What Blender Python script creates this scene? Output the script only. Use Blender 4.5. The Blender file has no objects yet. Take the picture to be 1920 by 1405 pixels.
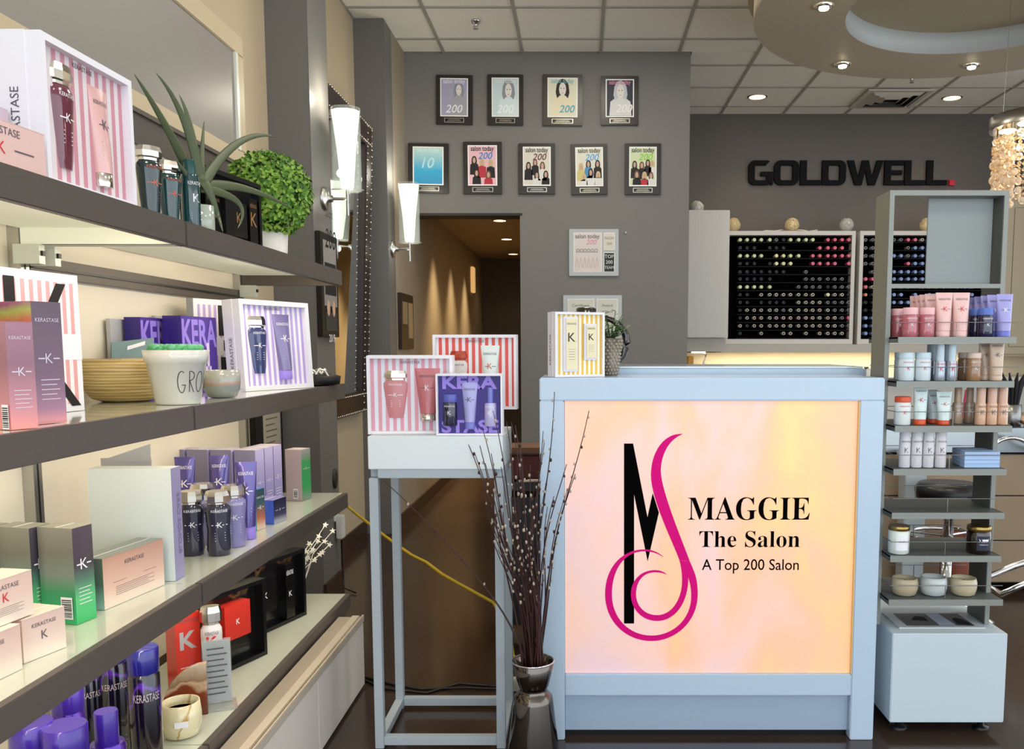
import bpy, bmesh, math, random
from mathutils import Matrix, Vector
random.seed(7)
S = bpy.context.scene
C = S.collection
R = math.radians
PI = math.pi

# ------------------------------------------------------------------ camera, world, lights, exposure
EYE = 1.38; FOC = 1640.0; TH = R(5.7); PX = 1090.0; PY = 652 + FOC*math.tan(TH)
cd = bpy.data.cameras.new('camera'); cam = bpy.data.objects.new('camera', cd); C.objects.link(cam)
cam.location = (0, 0, EYE); cam.rotation_euler = (PI/2 - TH, 0, 0)
cd.sensor_fit = 'HORIZONTAL'; cd.sensor_width = 36; cd.lens = 36*FOC/1920
cd.shift_x = (960-PX)/1920; cd.shift_y = (PY-702.5)/1920; cd.clip_start = .05; cd.clip_end = 100
S.camera = cam
S.view_settings.view_transform = 'Standard'; S.view_settings.look = 'None'
S.view_settings.gamma = 1; S.view_settings.use_curve_mapping = False
S.view_settings.exposure = -0.15
w = bpy.data.worlds.new('daylight'); S.world = w; w.use_nodes = True
w.node_tree.nodes['Background'].inputs[0].default_value = (.86, .93, 1, 1)
w.node_tree.nodes['Background'].inputs[1].default_value = 2.7

def area(name, loc, rot, sx, sy, power, col):
    l = bpy.data.lights.new(name, 'AREA'); l.shape = 'RECTANGLE'; l.size = sx; l.size_y = sy
    l.energy = power; l.color = col
    o = bpy.data.objects.new(name, l); C.objects.link(o); o.location = loc; o.rotation_euler = rot
    return o
def point(name, loc, power, col, r=.04):
    l = bpy.data.lights.new(name, 'POINT'); l.energy = power; l.color = col; l.shadow_soft_size = r
    o = bpy.data.objects.new(name, l); C.objects.link(o); o.location = loc
    return o
def spot(name, loc, power, col, ang=95, blend=.8, rot=(0, 0, 0), r=.05):
    l = bpy.data.lights.new(name, 'SPOT'); l.energy = power; l.color = col; l.spot_size = R(ang); l.spot_blend = blend; l.shadow_soft_size = r
    o = bpy.data.objects.new(name, l); C.objects.link(o); o.location = loc; o.rotation_euler = rot
    return o
WARM = (1, .80, .56); NEUT = (1, .91, .78); COOL = (.70, .86, 1)
area('storefront_daylight', (1.0, -2.4, 2.0), (R(90), 0, 0), 5.5, 3.2, 14, COOL)      # glass shop front behind the photographer
for i, (x, y) in enumerate([(-.3, 1.2), (1.4, 1.4), (0, 3.9), (1.5, 3.6), (.1, 5.8)]):  # unseen area lamps under the ceiling, added to brighten the room
    area('ceiling_fill', (x, y, 3.66), (0, 0, 0), .55, .55, 14 if y < 2 else 20, NEUT)
area('salon_fill', (2.4, 7.0, 3.66), (0, 0, 0), 1.2, .6, 25, NEUT)  # added fill lamp, out of view behind the soffit ring

# ------------------------------------------------------------------ pixel <-> world
cT, sT = math.cos(TH), math.sin(TH)
def ray(u, v):
    a = (u-PX)/FOC; b = (PY-v)/FOC
    return Vector((a, cT+b*sT, b*cT-sT))
def aY(u, v, Y):
    d = ray(u, v); t = Y/d.y; return Vector((d.x*t, Y, EYE+d.z*t))
def aX(u, v, X):
    d = ray(u, v); t = X/d.x; return Vector((X, d.y*t, EYE+d.z*t))
def aZ(u, v, Z):
    d = ray(u, v); t = (Z-EYE)/d.z; return Vector((d.x*t, d.y*t, Z))
def zat(v, y):
    return aY(PX, v, y).z

# ------------------------------------------------------------------ materials
def lin(c):
    return c/12.92 if c <= .04045 else ((c+.055)/1.055)**2.4
def rgb(h):
    if isinstance(h, tuple): return h
    h = h.lstrip('#'); return tuple(lin(int(h[i:i+2], 16)/255) for i in (0, 2, 4))
MATS = {}
def M(name, col='#ffffff', rough=.5, metal=0, emit=0, trans=0, ior=1.45, alpha=1, coat=0, noise=0, nscale=20, bump=0, ecol=None, spec=None):
    if name in MATS: return MATS[name]
    m = bpy.data.materials.new(name); m.use_nodes = True; MATS[name] = m
    nt = m.node_tree; b = nt.nodes['Principled BSDF']; c = rgb(col)
    b.inputs['Base Color'].default_value = (*c, 1); b.inputs['Roughness'].default_value = rough
    b.inputs['Metallic'].default_value = metal; b.inputs['Transmission Weight'].default_value = trans
    b.inputs['IOR'].default_value = ior; b.inputs['Coat Weight'].default_value = coat; b.inputs['Alpha'].default_value = alpha
    if spec is not None: b.inputs['Specular IOR Level'].default_value = spec
    if emit:
        b.inputs['Emission Color'].default_value = (*rgb(ecol or col), 1); b.inputs['Emission Strength'].default_value = emit
    if noise or bump:
        tc = nt.nodes.new('ShaderNodeTexCoord'); n = nt.nodes.new('ShaderNodeTexNoise')
        n.inputs['Scale'].default_value = nscale; n.inputs['Detail'].default_value = 6
        nt.links.new(tc.outputs['Object'], n.inputs['Vector'])
        if noise:
            mx = nt.nodes.new('ShaderNodeMix'); mx.data_type = 'RGBA'
            mx.inputs[6].default_value = (*[q*(1-noise) for q in c], 1); mx.inputs[7].default_value = (*[min(1, q*(1+noise)) for q in c], 1)
            nt.links.new(n.outputs[0], mx.inputs[0]); nt.links.new(mx.outputs[2], b.inputs['Base Color'])
        if bump:
            bp = nt.nodes.new('ShaderNodeBump'); bp.inputs['Strength'].default_value = bump; bp.inputs['Distance'].default_value = .004
            nt.links.new(n.outputs[0], bp.inputs['Height']); nt.links.new(bp.outputs[0], b.inputs['Normal'])
    return m
def ramp_mat(name, stops, axis='Z', size=1.0, rough=.35, metal=0, noise=.0, nscale=8, emit=0, coat=0, vec='Object', stretch=None, constant=False, period=False, offset=0):
    """colour print that runs along one object axis; stops = [(pos, hex)] in units of size"""
    if name in MATS: return MATS[name]
    m = bpy.data.materials.new(name); m.use_nodes = True; MATS[name] = m
    nt = m.node_tree; b = nt.nodes['Principled BSDF']; N = nt.nodes.new; L = nt.links.new
    tc = N('ShaderNodeTexCoord'); sp = N('ShaderNodeSeparateXYZ'); L(tc.outputs[vec], sp.inputs[0])
    mu = N('ShaderNodeMath'); mu.operation = 'MULTIPLY_ADD'; L(sp.outputs[axis], mu.inputs[0]); mu.inputs[1].default_value = 1/size; mu.inputs[2].default_value = offset
    out = mu.outputs[0]
    if noise:
        n = N('ShaderNodeTexNoise'); n.inputs['Scale'].default_value = nscale; n.inputs['Detail'].default_value = 4
        if stretch:
            mp = N('ShaderNodeMapping'); mp.inputs['Scale'].default_value = stretch; L(tc.outputs[vec], mp.inputs[0]); L(mp.outputs[0], n.inputs['Vector'])
        else: L(tc.outputs[vec], n.inputs['Vector'])
        m2 = N('ShaderNodeMath'); m2.operation = 'MULTIPLY_ADD'; L(n.outputs[0], m2.inputs[0]); m2.inputs[1].default_value = noise*2
        m3 = N('ShaderNodeMath'); m3.operation = 'SUBTRACT'; L(out, m3.inputs[0]); m3.inputs[1].default_value = noise; L(m3.outputs[0], m2.inputs[2]); out = m2.outputs[0]
    if period:
        fr = N('ShaderNodeMath'); fr.operation = 'FRACT'; L(out, fr.inputs[0]); out = fr.outputs[0]
    r = N('ShaderNodeValToRGB'); L(out, r.inputs[0]); e = r.color_ramp.elements
    if constant: r.color_ramp.interpolation = 'CONSTANT'
    while len(e) < len(stops): e.new(1)
    for k, (p, h) in enumerate(stops):
        e[k].position = p; e[k].color = (*rgb(h), 1)
    L(r.outputs[0], b.inputs['Base Color']); b.inputs['Roughness'].default_value = rough; b.inputs['Metallic'].default_value = metal; b.inputs['Coat Weight'].default_value = coat
    if emit:
        L(r.outputs[0], b.inputs['Emission Color']); b.inputs['Emission Strength'].default_value = emit
    return m
def stripes(name, a, b, period=.022):
    return ramp_mat(name, [(0, a), (.5, b)], 'X', period, .5, constant=True, period=True)

white = M('white_lacquer', '#dfe4e6', .28)
white_card = M('white_card', '#eceaf0', .5)
chrome = M('chrome', '#e6e6e8', .08, 1)
nickel = M('brushed_nickel', '#b9b7b2', .3, 1)
black = M('black_plastic', '#08080a', .35)
blackprint = M('black_print', '#101014', .6)
greyprint = M('grey_print', '#5b5560', .6)
whiteprint = M('white_print', '#f2f0f4', .5)
redprint = M('red_print', '#d8303a', .5)
glass = M('clear_glass', '#e8f0ec', .05, alpha=.16, coat=.5)
shelf_grey = M('shelf_bronze_grey', '#5b534d', .42, .1, noise=.04)
cream_lit = M('cream_panel', '#e6dcc8', .55)
beige = M('beige_wall_paint', '#b9a88b', .7, noise=.03, nscale=3)
grey_wall = M('grey_wall_paint', '#787570', .62, noise=.03, nscale=2)
col_grey = M('column_grey_paint', '#6d6a66', .45, noise=.03, nscale=2)

# ------------------------------------------------------------------ mesh builder
_txt = {}
def glyphs(s, off=0, shear=0):
    k = (s, off, shear)
    if k not in _txt:
        out = []
        for q in ('H', s):
            c = bpy.data.curves.new('lettering_source', 'FONT'); c.body = q; c.size = 1; c.offset = off if q is s else 0; c.shear = shear; c.resolution_u = 3
            o = bpy.data.objects.new('lettering_source', c); C.objects.link(o)
            dg = bpy.context.evaluated_depsgraph_get(); me = bpy.data.meshes.new_from_object(o.evaluated_get(dg))
            out.append(([v.co.copy() for v in me.vertices], [tuple(p.vertices) for p in me.polygons]))
            bpy.data.objects.remove(o); bpy.data.curves.remove(c); bpy.data.meshes.remove(me)
        cap = max(v.y for v in out[0][0])
        vs = [(v.x/cap, v.y/cap) for v in out[1][0]]
        x0 = min(v[0] for v in vs); x1 = max(v[0] for v in vs)
        _txt[k] = ([(a-x0, b) for a, b in vs], out[1][1], x1-x0)
    return _txt[k]
def serif(s):
    r = ''
    for ch in s:
        if 'A' <= ch <= 'Z': r += chr(0x1D400+ord(ch)-65)
        elif 'a' <= ch <= 'z': r += chr(0x1D41A+ord(ch)-97)
        else: r += ch
    return r
class MB:
    def __init__(s): s.v = []; s.f = []; s.m = []; s.s = []; s.mats = []
    def mi(s, mat):
        if mat not in s.mats: s.mats.append(mat)
        return s.mats.index(mat)
    def add(s, vs, fs, mat, smooth=False):
        b = len(s.v); k = s.mi(mat)
        s.v += [tuple(v) for v in vs]
        for f in fs: s.f.append(tuple(b+i for i in f)); s.m.append(k); s.s.append(smooth)
        return s
    def box(s, x0, x1, y0, y1, z0, z1, mat):
        vs = [(x, y, z) for z in (z0, z1) for y in (y0, y1) for x in (x0, x1)]
        return s.add(vs, [(0, 2, 3, 1), (4, 5, 7, 6), (0, 1, 5, 4), (2, 6, 7, 3), (0, 4, 6, 2), (1, 3, 7, 5)], mat)
    def quad(s, a, b, c, d, mat): return s.add([a, b, c, d], [(0, 1, 2, 3)], mat)
    def loft(s, rings, mat, smooth=True, cap0=True, cap1=True, closed=True):
        n = len(rings[0]); vs = [p for r in rings for p in r]; fs = []
        for i in range(len(rings)-1):
            for j in range(n if closed else n-1):
                k = (j+1) % n; fs.append((i*n+j, i*n+k, (i+1)*n+k, (i+1)*n+j))
        s.add(vs, fs, mat, smooth)
        if cap0: s.add(rings[0], [tuple(reversed(range(n)))], mat)
        if cap1: s.add(rings[-1], [tuple(range(n))], mat)
        return s
    def lathe(s, prof, mat, n=24, cx=0, cy=0, cz=0, sx=1, sy=1, smooth=True, cap0=True, cap1=True, ph=0):
        rings = [[(cx+r*sx*math.cos(2*PI*j/n+ph), cy+r*sy*math.sin(2*PI*j/n+ph), cz+z) for j in range(n)] for r, z in prof]
        return s.loft(rings, mat, smooth, cap0, cap1)
    def tube(s, pts, r, mat, n=6, smooth=True):
        pts = [Vector(p) for p in pts]; rings = []
        up = Vector((0, 0, 1))
        for i, p in enumerate(pts):
            t = (pts[min(i+1, len(pts)-1)]-pts[max(i-1, 0)]).normalized()
            a = t.cross(up)
            if a.length < .05: a = t.cross(Vector((1, 0, 0)))
            a.normalize(); b = t.cross(a)
            rr = r[i] if isinstance(r, (list, tuple)) else r
            rings.append([p+a*rr*math.cos(2*PI*j/n)+b*rr*math.sin(2*PI*j/n) for j in range(n)])
        return s.loft(rings, mat, smooth)
    def ball(s, c, r, mat, nu=10, nv=6, sz=1):
        prof = [(r*math.sin(PI*i/nv)+1e-5, -r*sz*math.cos(PI*i/nv)) for i in range(nv+1)]
        return s.lathe(prof, mat, nu, c[0], c[1], c[2], cap0=False, cap1=False)
    def prism(s, pts, fn, t0, t1, mat):
        """pts 2-D polygon, fn(u,v,t)->xyz; extruded from t0 to t1"""
        n = len(pts)
        vs = [fn(u, v, t0) for u, v in pts]+[fn(u, v, t1) for u, v in pts]
        fs = [tuple(range(n)), tuple(reversed(range(n, 2*n)))]+[(i, i+n, (i+1) % n+n, (i+1) % n) for i in range(n)]
        return s.add(vs, fs, mat)
    def flat(s, pts, fn, mat): return s.add([fn(u, v) for u, v in pts], [tuple(range(len(pts)))], mat)
    def text(s, t, h, u, v, fn, mat, maxw=None, off=0, shear=0, vert=False, align=.5, sx=1):
        g, fs, wd = glyphs(t, off, shear)
        kx = h*sx
        if maxw and wd*kx > maxw: kx = maxw/wd
        W = wd*kx; vs = []
        for a, b in g:
            p = (a*kx-W*align, b*h)
            if vert: p = (-p[1], p[0])
            vs.append(fn(u+p[0], v+p[1]))
        return s.add(vs, fs, mat)
    def build(s, name, parent=None, bevel=0, mats=None, kind=None, label=None):
        me = bpy.data.meshes.new(name); me.from_pydata(s.v, [], s.f)
        for m in s.mats: me.materials.append(m)
        me.polygons.foreach_set('material_index', s.m); me.polygons.foreach_set('use_smooth', s.s); me.update()
        bm = bmesh.new(); bm.from_mesh(me)
        bmesh.ops.recalc_face_normals(bm, faces=bm.faces) if len(s.f) < 3000 and not getattr(s, 'raw', False) else None
        if bevel:
            es = [e for e in bm.edges if len(e.link_faces) == 2 and e.calc_face_angle(0) > R(50)]
            bmesh.ops.bevel(bm, geom=es, offset=bevel, segments=2, affect='EDGES', clamp_overlap=True)
        bm.to_mesh(me); bm.free()
        o = bpy.data.objects.new(name, me); C.objects.link(o)
        if parent: o.parent = parent
        if kind: o['kind'] = kind
        if label: o['label'] = label
        return o
def tag(o, label, cat, group=None, kind=None):
    o['label'] = label; o['category'] = cat
    if group: o['group'] = group
    if kind: o['kind'] = kind
    return o
def thing(name, label, cat, loc=(0, 0, 0), rz=0, group=None, rot=None):
    o = bpy.data.objects.new(name, None); C.objects.link(o); o.empty_display_size = .05
    o.location = loc; o.rotation_euler = rot or (0, 0, rz)
    return tag(o, label, cat, group)
def dup(o, loc, rz=None, label=None, group=None, parent=None, rot=None, scale=None):
    def cp(a, par):
        c = a.copy(); C.objects.link(c); c.parent = par
        for ch in [x for x in kids.get(a.name, [])]: cp(ch, c)
        return c
    kids = {}
    def walk(a):
        kids[a.name] = list(a.children)
        for ch in a.children: walk(ch)
    walk(o); c = cp(o, parent)
    c.location = loc
    if rz is not None: c.rotation_euler = (0, 0, rz)
    if rot is not None: c.rotation_euler = rot
    if scale: c.scale = (scale,)*3 if not isinstance(scale, tuple) else scale
    if label: c['label'] = label
    if group: c['group'] = group
    return c
def struct(o):
    o['kind'] = 'structure'; return o
def rr(w, h, r, n=5, cx=0, cy=0):
    p = []
    for (sx, sy, a0) in ((1, 1, 0), (-1, 1, 90), (-1, -1, 180), (1, -1, 270)):
        for i in range(n+1):
            a = R(a0+90*i/n); p.append((cx+sx*(w/2-r)+r*math.cos(a), cy+sy*(h/2-r)+r*math.sin(a)))
    return p
# ================================================================== SETTING
H = 3.68; YB = 7.093; YG = 8.92; XW = -1.6; XC = -1.385
floor_m = M('polished_concrete', '#3b2d25', .16, noise=.35, nscale=2.2, bump=.03)
tile_m = M('ceiling_tile', '#f6f0e4', .8, noise=.05, nscale=60, bump=.25)
tbar_m = M('ceiling_grid_bar', '#a8a299', .5)
base_m = M('dark_baseboard', '#3b2a20', .4)
mb = MB(); mb.box(-1.75, 6.2, -3.2, 12.4, -.1, 0, floor_m); struct(mb.build('floor'))
mb = MB(); mb.box(-1.75, 6.2, -3.2, 5.56, H, H+.1, tile_m); mb.box(-1.75, 6.2, 5.56, 9.1, H+.012, H+.1, tbar_m)
ceil = struct(mb.build('ceiling'))
xs = [-1.6]+[-1.074+.6125*k for k in range(12)]; ys = [5.565+.61*k for k in range(7)]
tm = MB(); tm.box(0, 1, 0, 1, 0, 1, tile_m); first = None
for j in range(6):
    for i in range(len(xs)-1):
        x0, x1, y0, y1 = xs[i], xs[i+1], ys[j], min(ys[j+1], YG)
        if y0 > YB-.05 and x1 < .87: continue
        if y0 < YB < y1 and x0 < .85:
            if x1 > 1: extra = (.866, x1, YB+.002, y1)
            y1 = YB
        if first is None: o = first = tm.build('tile', ceil)
        else: o = first.copy(); C.objects.link(o)
        o.location = (x0+.012, y0+.012, H-.004); o.scale = (x1-x0-.024, y1-y0-.024, .012)
o = first.copy(); C.objects.link(o); o.location = (extra[0], extra[2], H-.004); o.scale = (extra[1]-extra[0]-.012, extra[3]-extra[2]-.012, .012)
gb = MB()
for x in xs: gb.box(x-.0115, x+.0115, 5.56, YG if x > .85 else YB, H-.012, H+.01, tbar_m)
for y in ys[:-1]: gb.box(-1.6 if y < YB else .86, 5.6, y-.0115, y+.0115, H-.0125, H+.01, tbar_m)
gb.build('grid_bar', ceil)
# walls
mb = MB(); mb.box(-1.75, XW, .3, 6.62, 0, H, beige); wl = struct(mb.build('wall_left'))
mb = MB(); mb.box(-1.75, XC, 6.62, 12.3, 0, H, M('side_wall_taupe', '#9a8c78', .6, noise=.03, nscale=3)); struct(mb.build('wall_side'))
for nm, y0, y1 in (('column', 4.6, 4.95), ('column', 6.38, 6.6205)):
    mb = MB(); mb.box(XW-.01, XC, y0, y1, 0, H, col_grey); struct(mb.build('trim_1' if y0 < 5 else 'trim_2', bevel=.006))
mb = MB(); mb.box(XC, -.488, YB, YB+.2, 2.443, H, grey_wall); mb.box(-.488, .854, YB, YB+.2, 0, H, grey_wall)
mb.box(.70, .854, YB+.2, YG, 0, H, grey_wall); struct(mb.build('wall_back'))
mb = MB(); mb.box(XC, -.47, YB-.006, YB+.205, 2.425, 2.4435, M('door_head_edge', '#2c2723', .6)); struct(mb.build('trim_3'))
goldwall = M('dark_taupe_paint', '#605a54', .6, noise=.04, nscale=2)
mb = MB(); mb.box(.6, 6.2, YG, YG+.15, 0, H, goldwall); struct(mb.build('wall_rear'))
mb = MB(); mb.box(5.6, 5.75, 6.4, 9.0, 0, H, grey_wall); struct(mb.build('wall_right'))
# corridor beyond the opening
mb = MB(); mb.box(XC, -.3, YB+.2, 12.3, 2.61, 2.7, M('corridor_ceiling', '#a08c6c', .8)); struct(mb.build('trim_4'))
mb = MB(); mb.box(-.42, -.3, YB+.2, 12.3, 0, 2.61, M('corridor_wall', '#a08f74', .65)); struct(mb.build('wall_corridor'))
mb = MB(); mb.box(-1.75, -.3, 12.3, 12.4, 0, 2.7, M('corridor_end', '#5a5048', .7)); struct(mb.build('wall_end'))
mb = MB(); mb.box(XW, XW+.015, .3, 4.6, 0, .11, base_m); mb.box(XW, XW+.015, 4.95, 6.38, 0, .11, base_m); mb.box(XC, XC+.015, 4.6, 4.95, 0, .11, base_m)
mb.box(XC, XC+.015, 6.38, 12.3, 0, .11, base_m); struct(mb.build('baseboard_left'))
mb = MB(); mb.box(-.488, .854, YB-.015, YB, 0, .11, base_m); struct(mb.build('baseboard_back'))

def downlight(u, v, Z, label, group, r=.075, power=14, col=WARM, es=9):
    p = aZ(u, v, Z); t = thing('recessed_downlight', label, 'ceiling light', (p.x, p.y, Z), 0, group)
    m = MB(); m.lathe([(r+.018, -.006), (r+.018, 0), (r, 0.0), (r, -.008)], M('downlight_trim', '#cfc6b4', .4), 28, cap0=False, cap1=False); m.build('trim_ring', t)
    m = MB(); m.lathe([(r, -.003), (r*.98, -.002)], M('warm_lamp_face', '#ffd9a0', .5, emit=es), 28); m.build('lens', t)
    spot('downlight_lamp', (p.x, p.y, Z-.02), power, col, 110)
    return t
downlight(1420, 181, H-.004, 'round recessed ceiling light above the large wall lettering, left of the air vent', 'recessed lights over the color bar', power=22)
downlight(1785, 183, H-.004, 'round recessed ceiling light right of the air vent near the chandelier', 'recessed lights over the color bar', power=22)
for k, (u, v) in enumerate([(937, 413), (950, 448), (962, 476)]):
    downlight(u, v, 2.61, 'corridor ceiling downlight, %s of three in the row' % ('nearest', 'middle', 'farthest')[k], 'corridor downlights', r=.06, power=9, es=14)
for y in (8.3, 9.4, 10.5):
    spot('corridor_wall_washer', (XC+.22, y, 2.58), 260, (1, .76, .44), 80, rot=(0, R(-12), 0))
# wall light box deep in the corridor
o = MB().box(-.02, .02, -.09, .09, -.16, .16, M('lit_wall_box', '#e6b774', .5, emit=.8)).build('wall_light_box', bevel=.008)
p = aX(884, 525, XC); o.location = (XC+.02, p.y, p.z); tag(o, 'small pale rectangular light box on the warm lit corridor wall', 'wall light')

# air vent
p = aZ(1665, 181, H); t = thing('air_vent', 'square silver ceiling air vent between the two recessed lights', 'vent', (p.x+.02, p.y, H-.016))
m = MB(); s_ = .27
for a, b, zz in ((.27, .245, -.004), ):
    pass
vm = M('vent_metal', '#c9c2b6', .5)
m.box(-.29, .29, -.29, -.25, -.014, 0, vm); m.box(-.29, .29, .25, .29, -.014, 0, vm); m.box(-.29, -.25, -.25, .25, -.014, 0, vm); m.box(.25, .29, -.25, .25, -.014, 0, vm); m.build('frame', t)
for k in range(3):
    a = .24-.065*k; m = MB(); b = a-.045
    for q in range(4):
        an = q*PI/2
        def f(x, y, z): return (x*math.cos(an)-y*math.sin(an), x*math.sin(an)+y*math.cos(an), z)
        m.add([f(-a, -a, -.004), f(a, -a, -.004), f(b, -b, -.030), f(-b, -b, -.030)], [(0, 1, 2, 3)], vm)
    m.build('vane', t)
m = MB(); m.box(-.25, .25, -.25, .25, -.003, 0, M('vent_dark', '#16130f', .8)); m.build('backing', t)
# sprinkler and camera dome
def sprinkler(u, v, z, label):
    p = aZ(u, v, z); t = thing('sprinkler', label, 'sprinkler', (p.x, p.y, z))
    m = MB(); m.lathe([(.034, 0), (.03, -.012), (.012, -.014), (.009, -.045), (.02, -.048), (.02, -.052)], chrome, 16); m.build('head', t)
    for sg in (-1, 1): m = MB(); m.tube([(sg*.014, 0, -.014), (sg*.016, 0, -.035), (0, 0, -.05)], .003, chrome); m.build('yoke', t)
sprinkler(892, 40, H-.012, 'chrome fire sprinkler head on the ceiling tiles above the award plaques')
sprinkler(1710, 143, H-.012, 'dark sprinkler head on the ceiling just behind the round soffit ring')

# ------------------------------------------------------------------ round soffit ring
ringm = M('soffit_paint', '#b8aa92', .55, noise=.02)
cx, cy, ro, ri = 2.33, 5.17, 1.33, .80
t = thing('soffit_ring', 'large round taupe ceiling soffit ring with spotlights and open centre', 'ceiling feature', (cx, cy, 3.3))
m = MB(); n = 96
def ringpts(r, z): return [(r*math.cos(2*PI*j/n), r*math.sin(2*PI*j/n), z) for j in range(n)]
m.loft([ringpts(ri, .2), ringpts(ri, 0), ringpts(ro, 0), ringpts(ro, .12), ringpts(ri, .2)], ringm, True, False, False)
o = m.build('ring_body', t); 
for pl in o.data.polygons: pl.use_smooth = abs(pl.normal.z) < .5
m = MB(); m.lathe([(ri+.02, .2), (ri+.02, .215)], M('recess_disc', '#79726a', .6), 96); m.build('recess_disc', t)
m = MB(); m.lathe([(ro+.035, .135), (ro+.035, .20), (ro-.06, .20), (ro-.06, .376)], M('upper_rim_paint', '#a99a7c', .5), 96, cap0=True, cap1=False); m.build('upper_rim', t)
m = MB(); m.lathe([(ri+.003, .199), (ri-.002, .199), (ri-.002, .002), (ri+.003, .002)], M('soffit_inner_band', '#b4b6b2', .45), 96, cap0=False, cap1=False); m.build('inner_band', t)
def ringspot(u, v, lab):
    p = aZ(u, v, 3.3); t2 = thing('soffit_spotlight', lab, 'spotlight', (p.x, p.y, 3.2985), 0, 'spotlights in the round soffit')
    m = MB(); m.lathe([(.05, 0), (.048, -.012), (.03, -.016), (.03, -.006)], chrome, 20, cap0=False, cap1=False); m.build('bezel', t2)
    m = MB(); m.lathe([(.028, -.014), (.025, -.022), (.01, -.026)], M('bright_lamp', '#fff2cc', .4, emit=40), 14); m.build('lamp', t2)
    spot('soffit_lamp', (p.x, p.y, 3.26), 14, WARM, 120)
ringspot(1545, 10, 'chrome soffit spotlight nearest the left rim at the top of the photo')
ringspot(1580, 120, 'chrome soffit spotlight at the far left of the ring, above the lettering')
ringspot(1822, 122, 'chrome soffit spotlight at the far right of the ring, above the chandelier')

# ------------------------------------------------------------------ wall lettering GOLDWELL.
letm = M('lettering_black', '#121314', .75, spec=.15)
def lfn(u, v, t=0): return (u, t, v)
def strip(m, po, pi_, idx):
    """extruded band between an outer and an inner outline"""
    n = len(po); vs = [lfn(*q, -.035) for q in po]+[lfn(*q, -.035) for q in pi_]+[lfn(*q, 0) for q in po]+[lfn(*q, 0) for q in pi_]; fs = []
    for i in idx:
        j = (i+1) % n; fs += [(i, j, n+j, n+i), (i, 2*n+i, 2*n+j, j), (n+i, n+j, 3*n+j, 3*n+i), (2*n+i, 3*n+i, 3*n+j, 2*n+j)]
    m.add(vs, fs, letm)
def outl(w, h, k, r): return rr(w, h, r, 6, w/2, h/2), rr(w-2*k*1.12, h-2*k*.82, max(r-k*.8, .012), 6, w/2, h/2)
def ringglyph(m, w, h, k, r):
    po, pi_ = outl(w, h, k, r); strip(m, po, pi_, range(len(po)))
def P(m, pts): m.prism(pts, lfn, -.035, 0, letm)
A = aY(1402, 348, YG); B = aY(1775, 302, YG); LH = B.z-A.z; LW = B.x-A.x
t = thing('wall_lettering', 'large black GOLDWELL letters with red dot on the dark rear wall', 'sign', (A.x, YG, A.z))
k = LH*.235; h = LH; x = 0; tot = 0
widths = dict(G=.92, O=.94, L=.78, D=.9, W=1.36, E=.72)
seq = 'GOLDWELL'; sc = LW/(sum(widths[c]*h for c in seq)+7*.045*h)
for c in seq:
    m = MB(); w_ = widths[c]*h*sc; r = h*.27
    if c == 'G':
        po, pi_ = outl(w_, h, k, r); strip(m, po, pi_, range(4, 24))
        P(m, [(w_-k*1.12, k*.82), (w_-r*.2, 0), (w_, 0), (w_, h*.54), (w_*.5, h*.54), (w_*.5, h*.37), (w_-k*1.12, h*.37)])
    elif c == 'O': ringglyph(m, w_, h, k, r)
    elif c == 'D':
        ringglyph(m, w_, h, k, r); m.box(0, r, -.0353, 0, .0005, k*.82, letm); m.box(0, r, -.0353, 0, h-k*.82, h-.0005, letm); m.box(0, k*1.12, -.0353, 0, k*.82, h-k*.82, letm)
    elif c == 'L': P(m, [(0, 0), (w_, 0), (w_, k*.85), (k*1.15, k*.85), (k*1.15, h), (0, h)])
    elif c == 'E':
        P(m, [(0, 0), (w_, 0), (w_, k*.8), (k*1.15, k*.8), (k*1.15, h*.42), (w_*.92, h*.42), (w_*.92, h*.6), (k*1.15, h*.6), (k*1.15, h-k*.8), (w_, h-k*.8), (w_, h), (0, h)])
    elif c == 'W':
        q = w_/1.36*1.36
        P(m, [(0, h), (q*.22, 0), (q*.41, 0), (q*.5, h*.62), (q*.59, 0), (q*.78, 0), (q, h), (q*.82, h), (q*.69, h*.3), (q*.59, h), (q*.41, h), (q*.31, h*.3), (q*.18, h)])
    o = m.build('letter', t); o.location = (x, 0, 0); x += w_+.045*h*sc
m = MB(); m.box(0, .052, -.035, 0, 0, .055, M('red_dot', '#c3122b', .4)); o = m.build('dot', t); o.location = (x+.012, 0, -.004); o['label'] = 'red square dot'

# ------------------------------------------------------------------ award plaques with magazine covers
skin = M('print_skin', '#caa58c', .6)
def figure(m, fn, x, y, s, hair, cloth, sk=skin):
    """flat printed bust"""
    fn0 = fn; fn = lambda u, v, k=0: fn0(max(-.455, min(.455, u)), max(.035, v), k)
    m.flat([(x-.30*s, y-.62*s), (x+.30*s, y-.62*s), (x+.27*s, y-.12*s), (x+.10*s, y-.02*s), (x-.10*s, y-.02*s), (x-.27*s, y-.12*s)], lambda u, v: fn(u, v, 1), cloth)
    m.flat([(x-.15*s, y-.10*s), (x-.07*s, y-.04*s), (x+.07*s, y-.04*s), (x+.15*s, y-.10*s), (x+.19*s, y+.02*s), (x+.165*s, y+.18*s), (x+.10*s, y+.28*s), (x, y+.31*s), (x-.10*s, y+.28*s), (x-.165*s, y+.18*s), (x-.19*s, y+.02*s)], lambda u, v: fn(u, v, 2), hair)
    m.flat([(x+.10*s*math.cos(a*PI/5), y+.09*s+.145*s*math.sin(a*PI/5)) for a in range(10)], lambda u, v: fn(u, v, 3), sk)
FEAT = M('print_features', '#5c4a46', .6)
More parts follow.
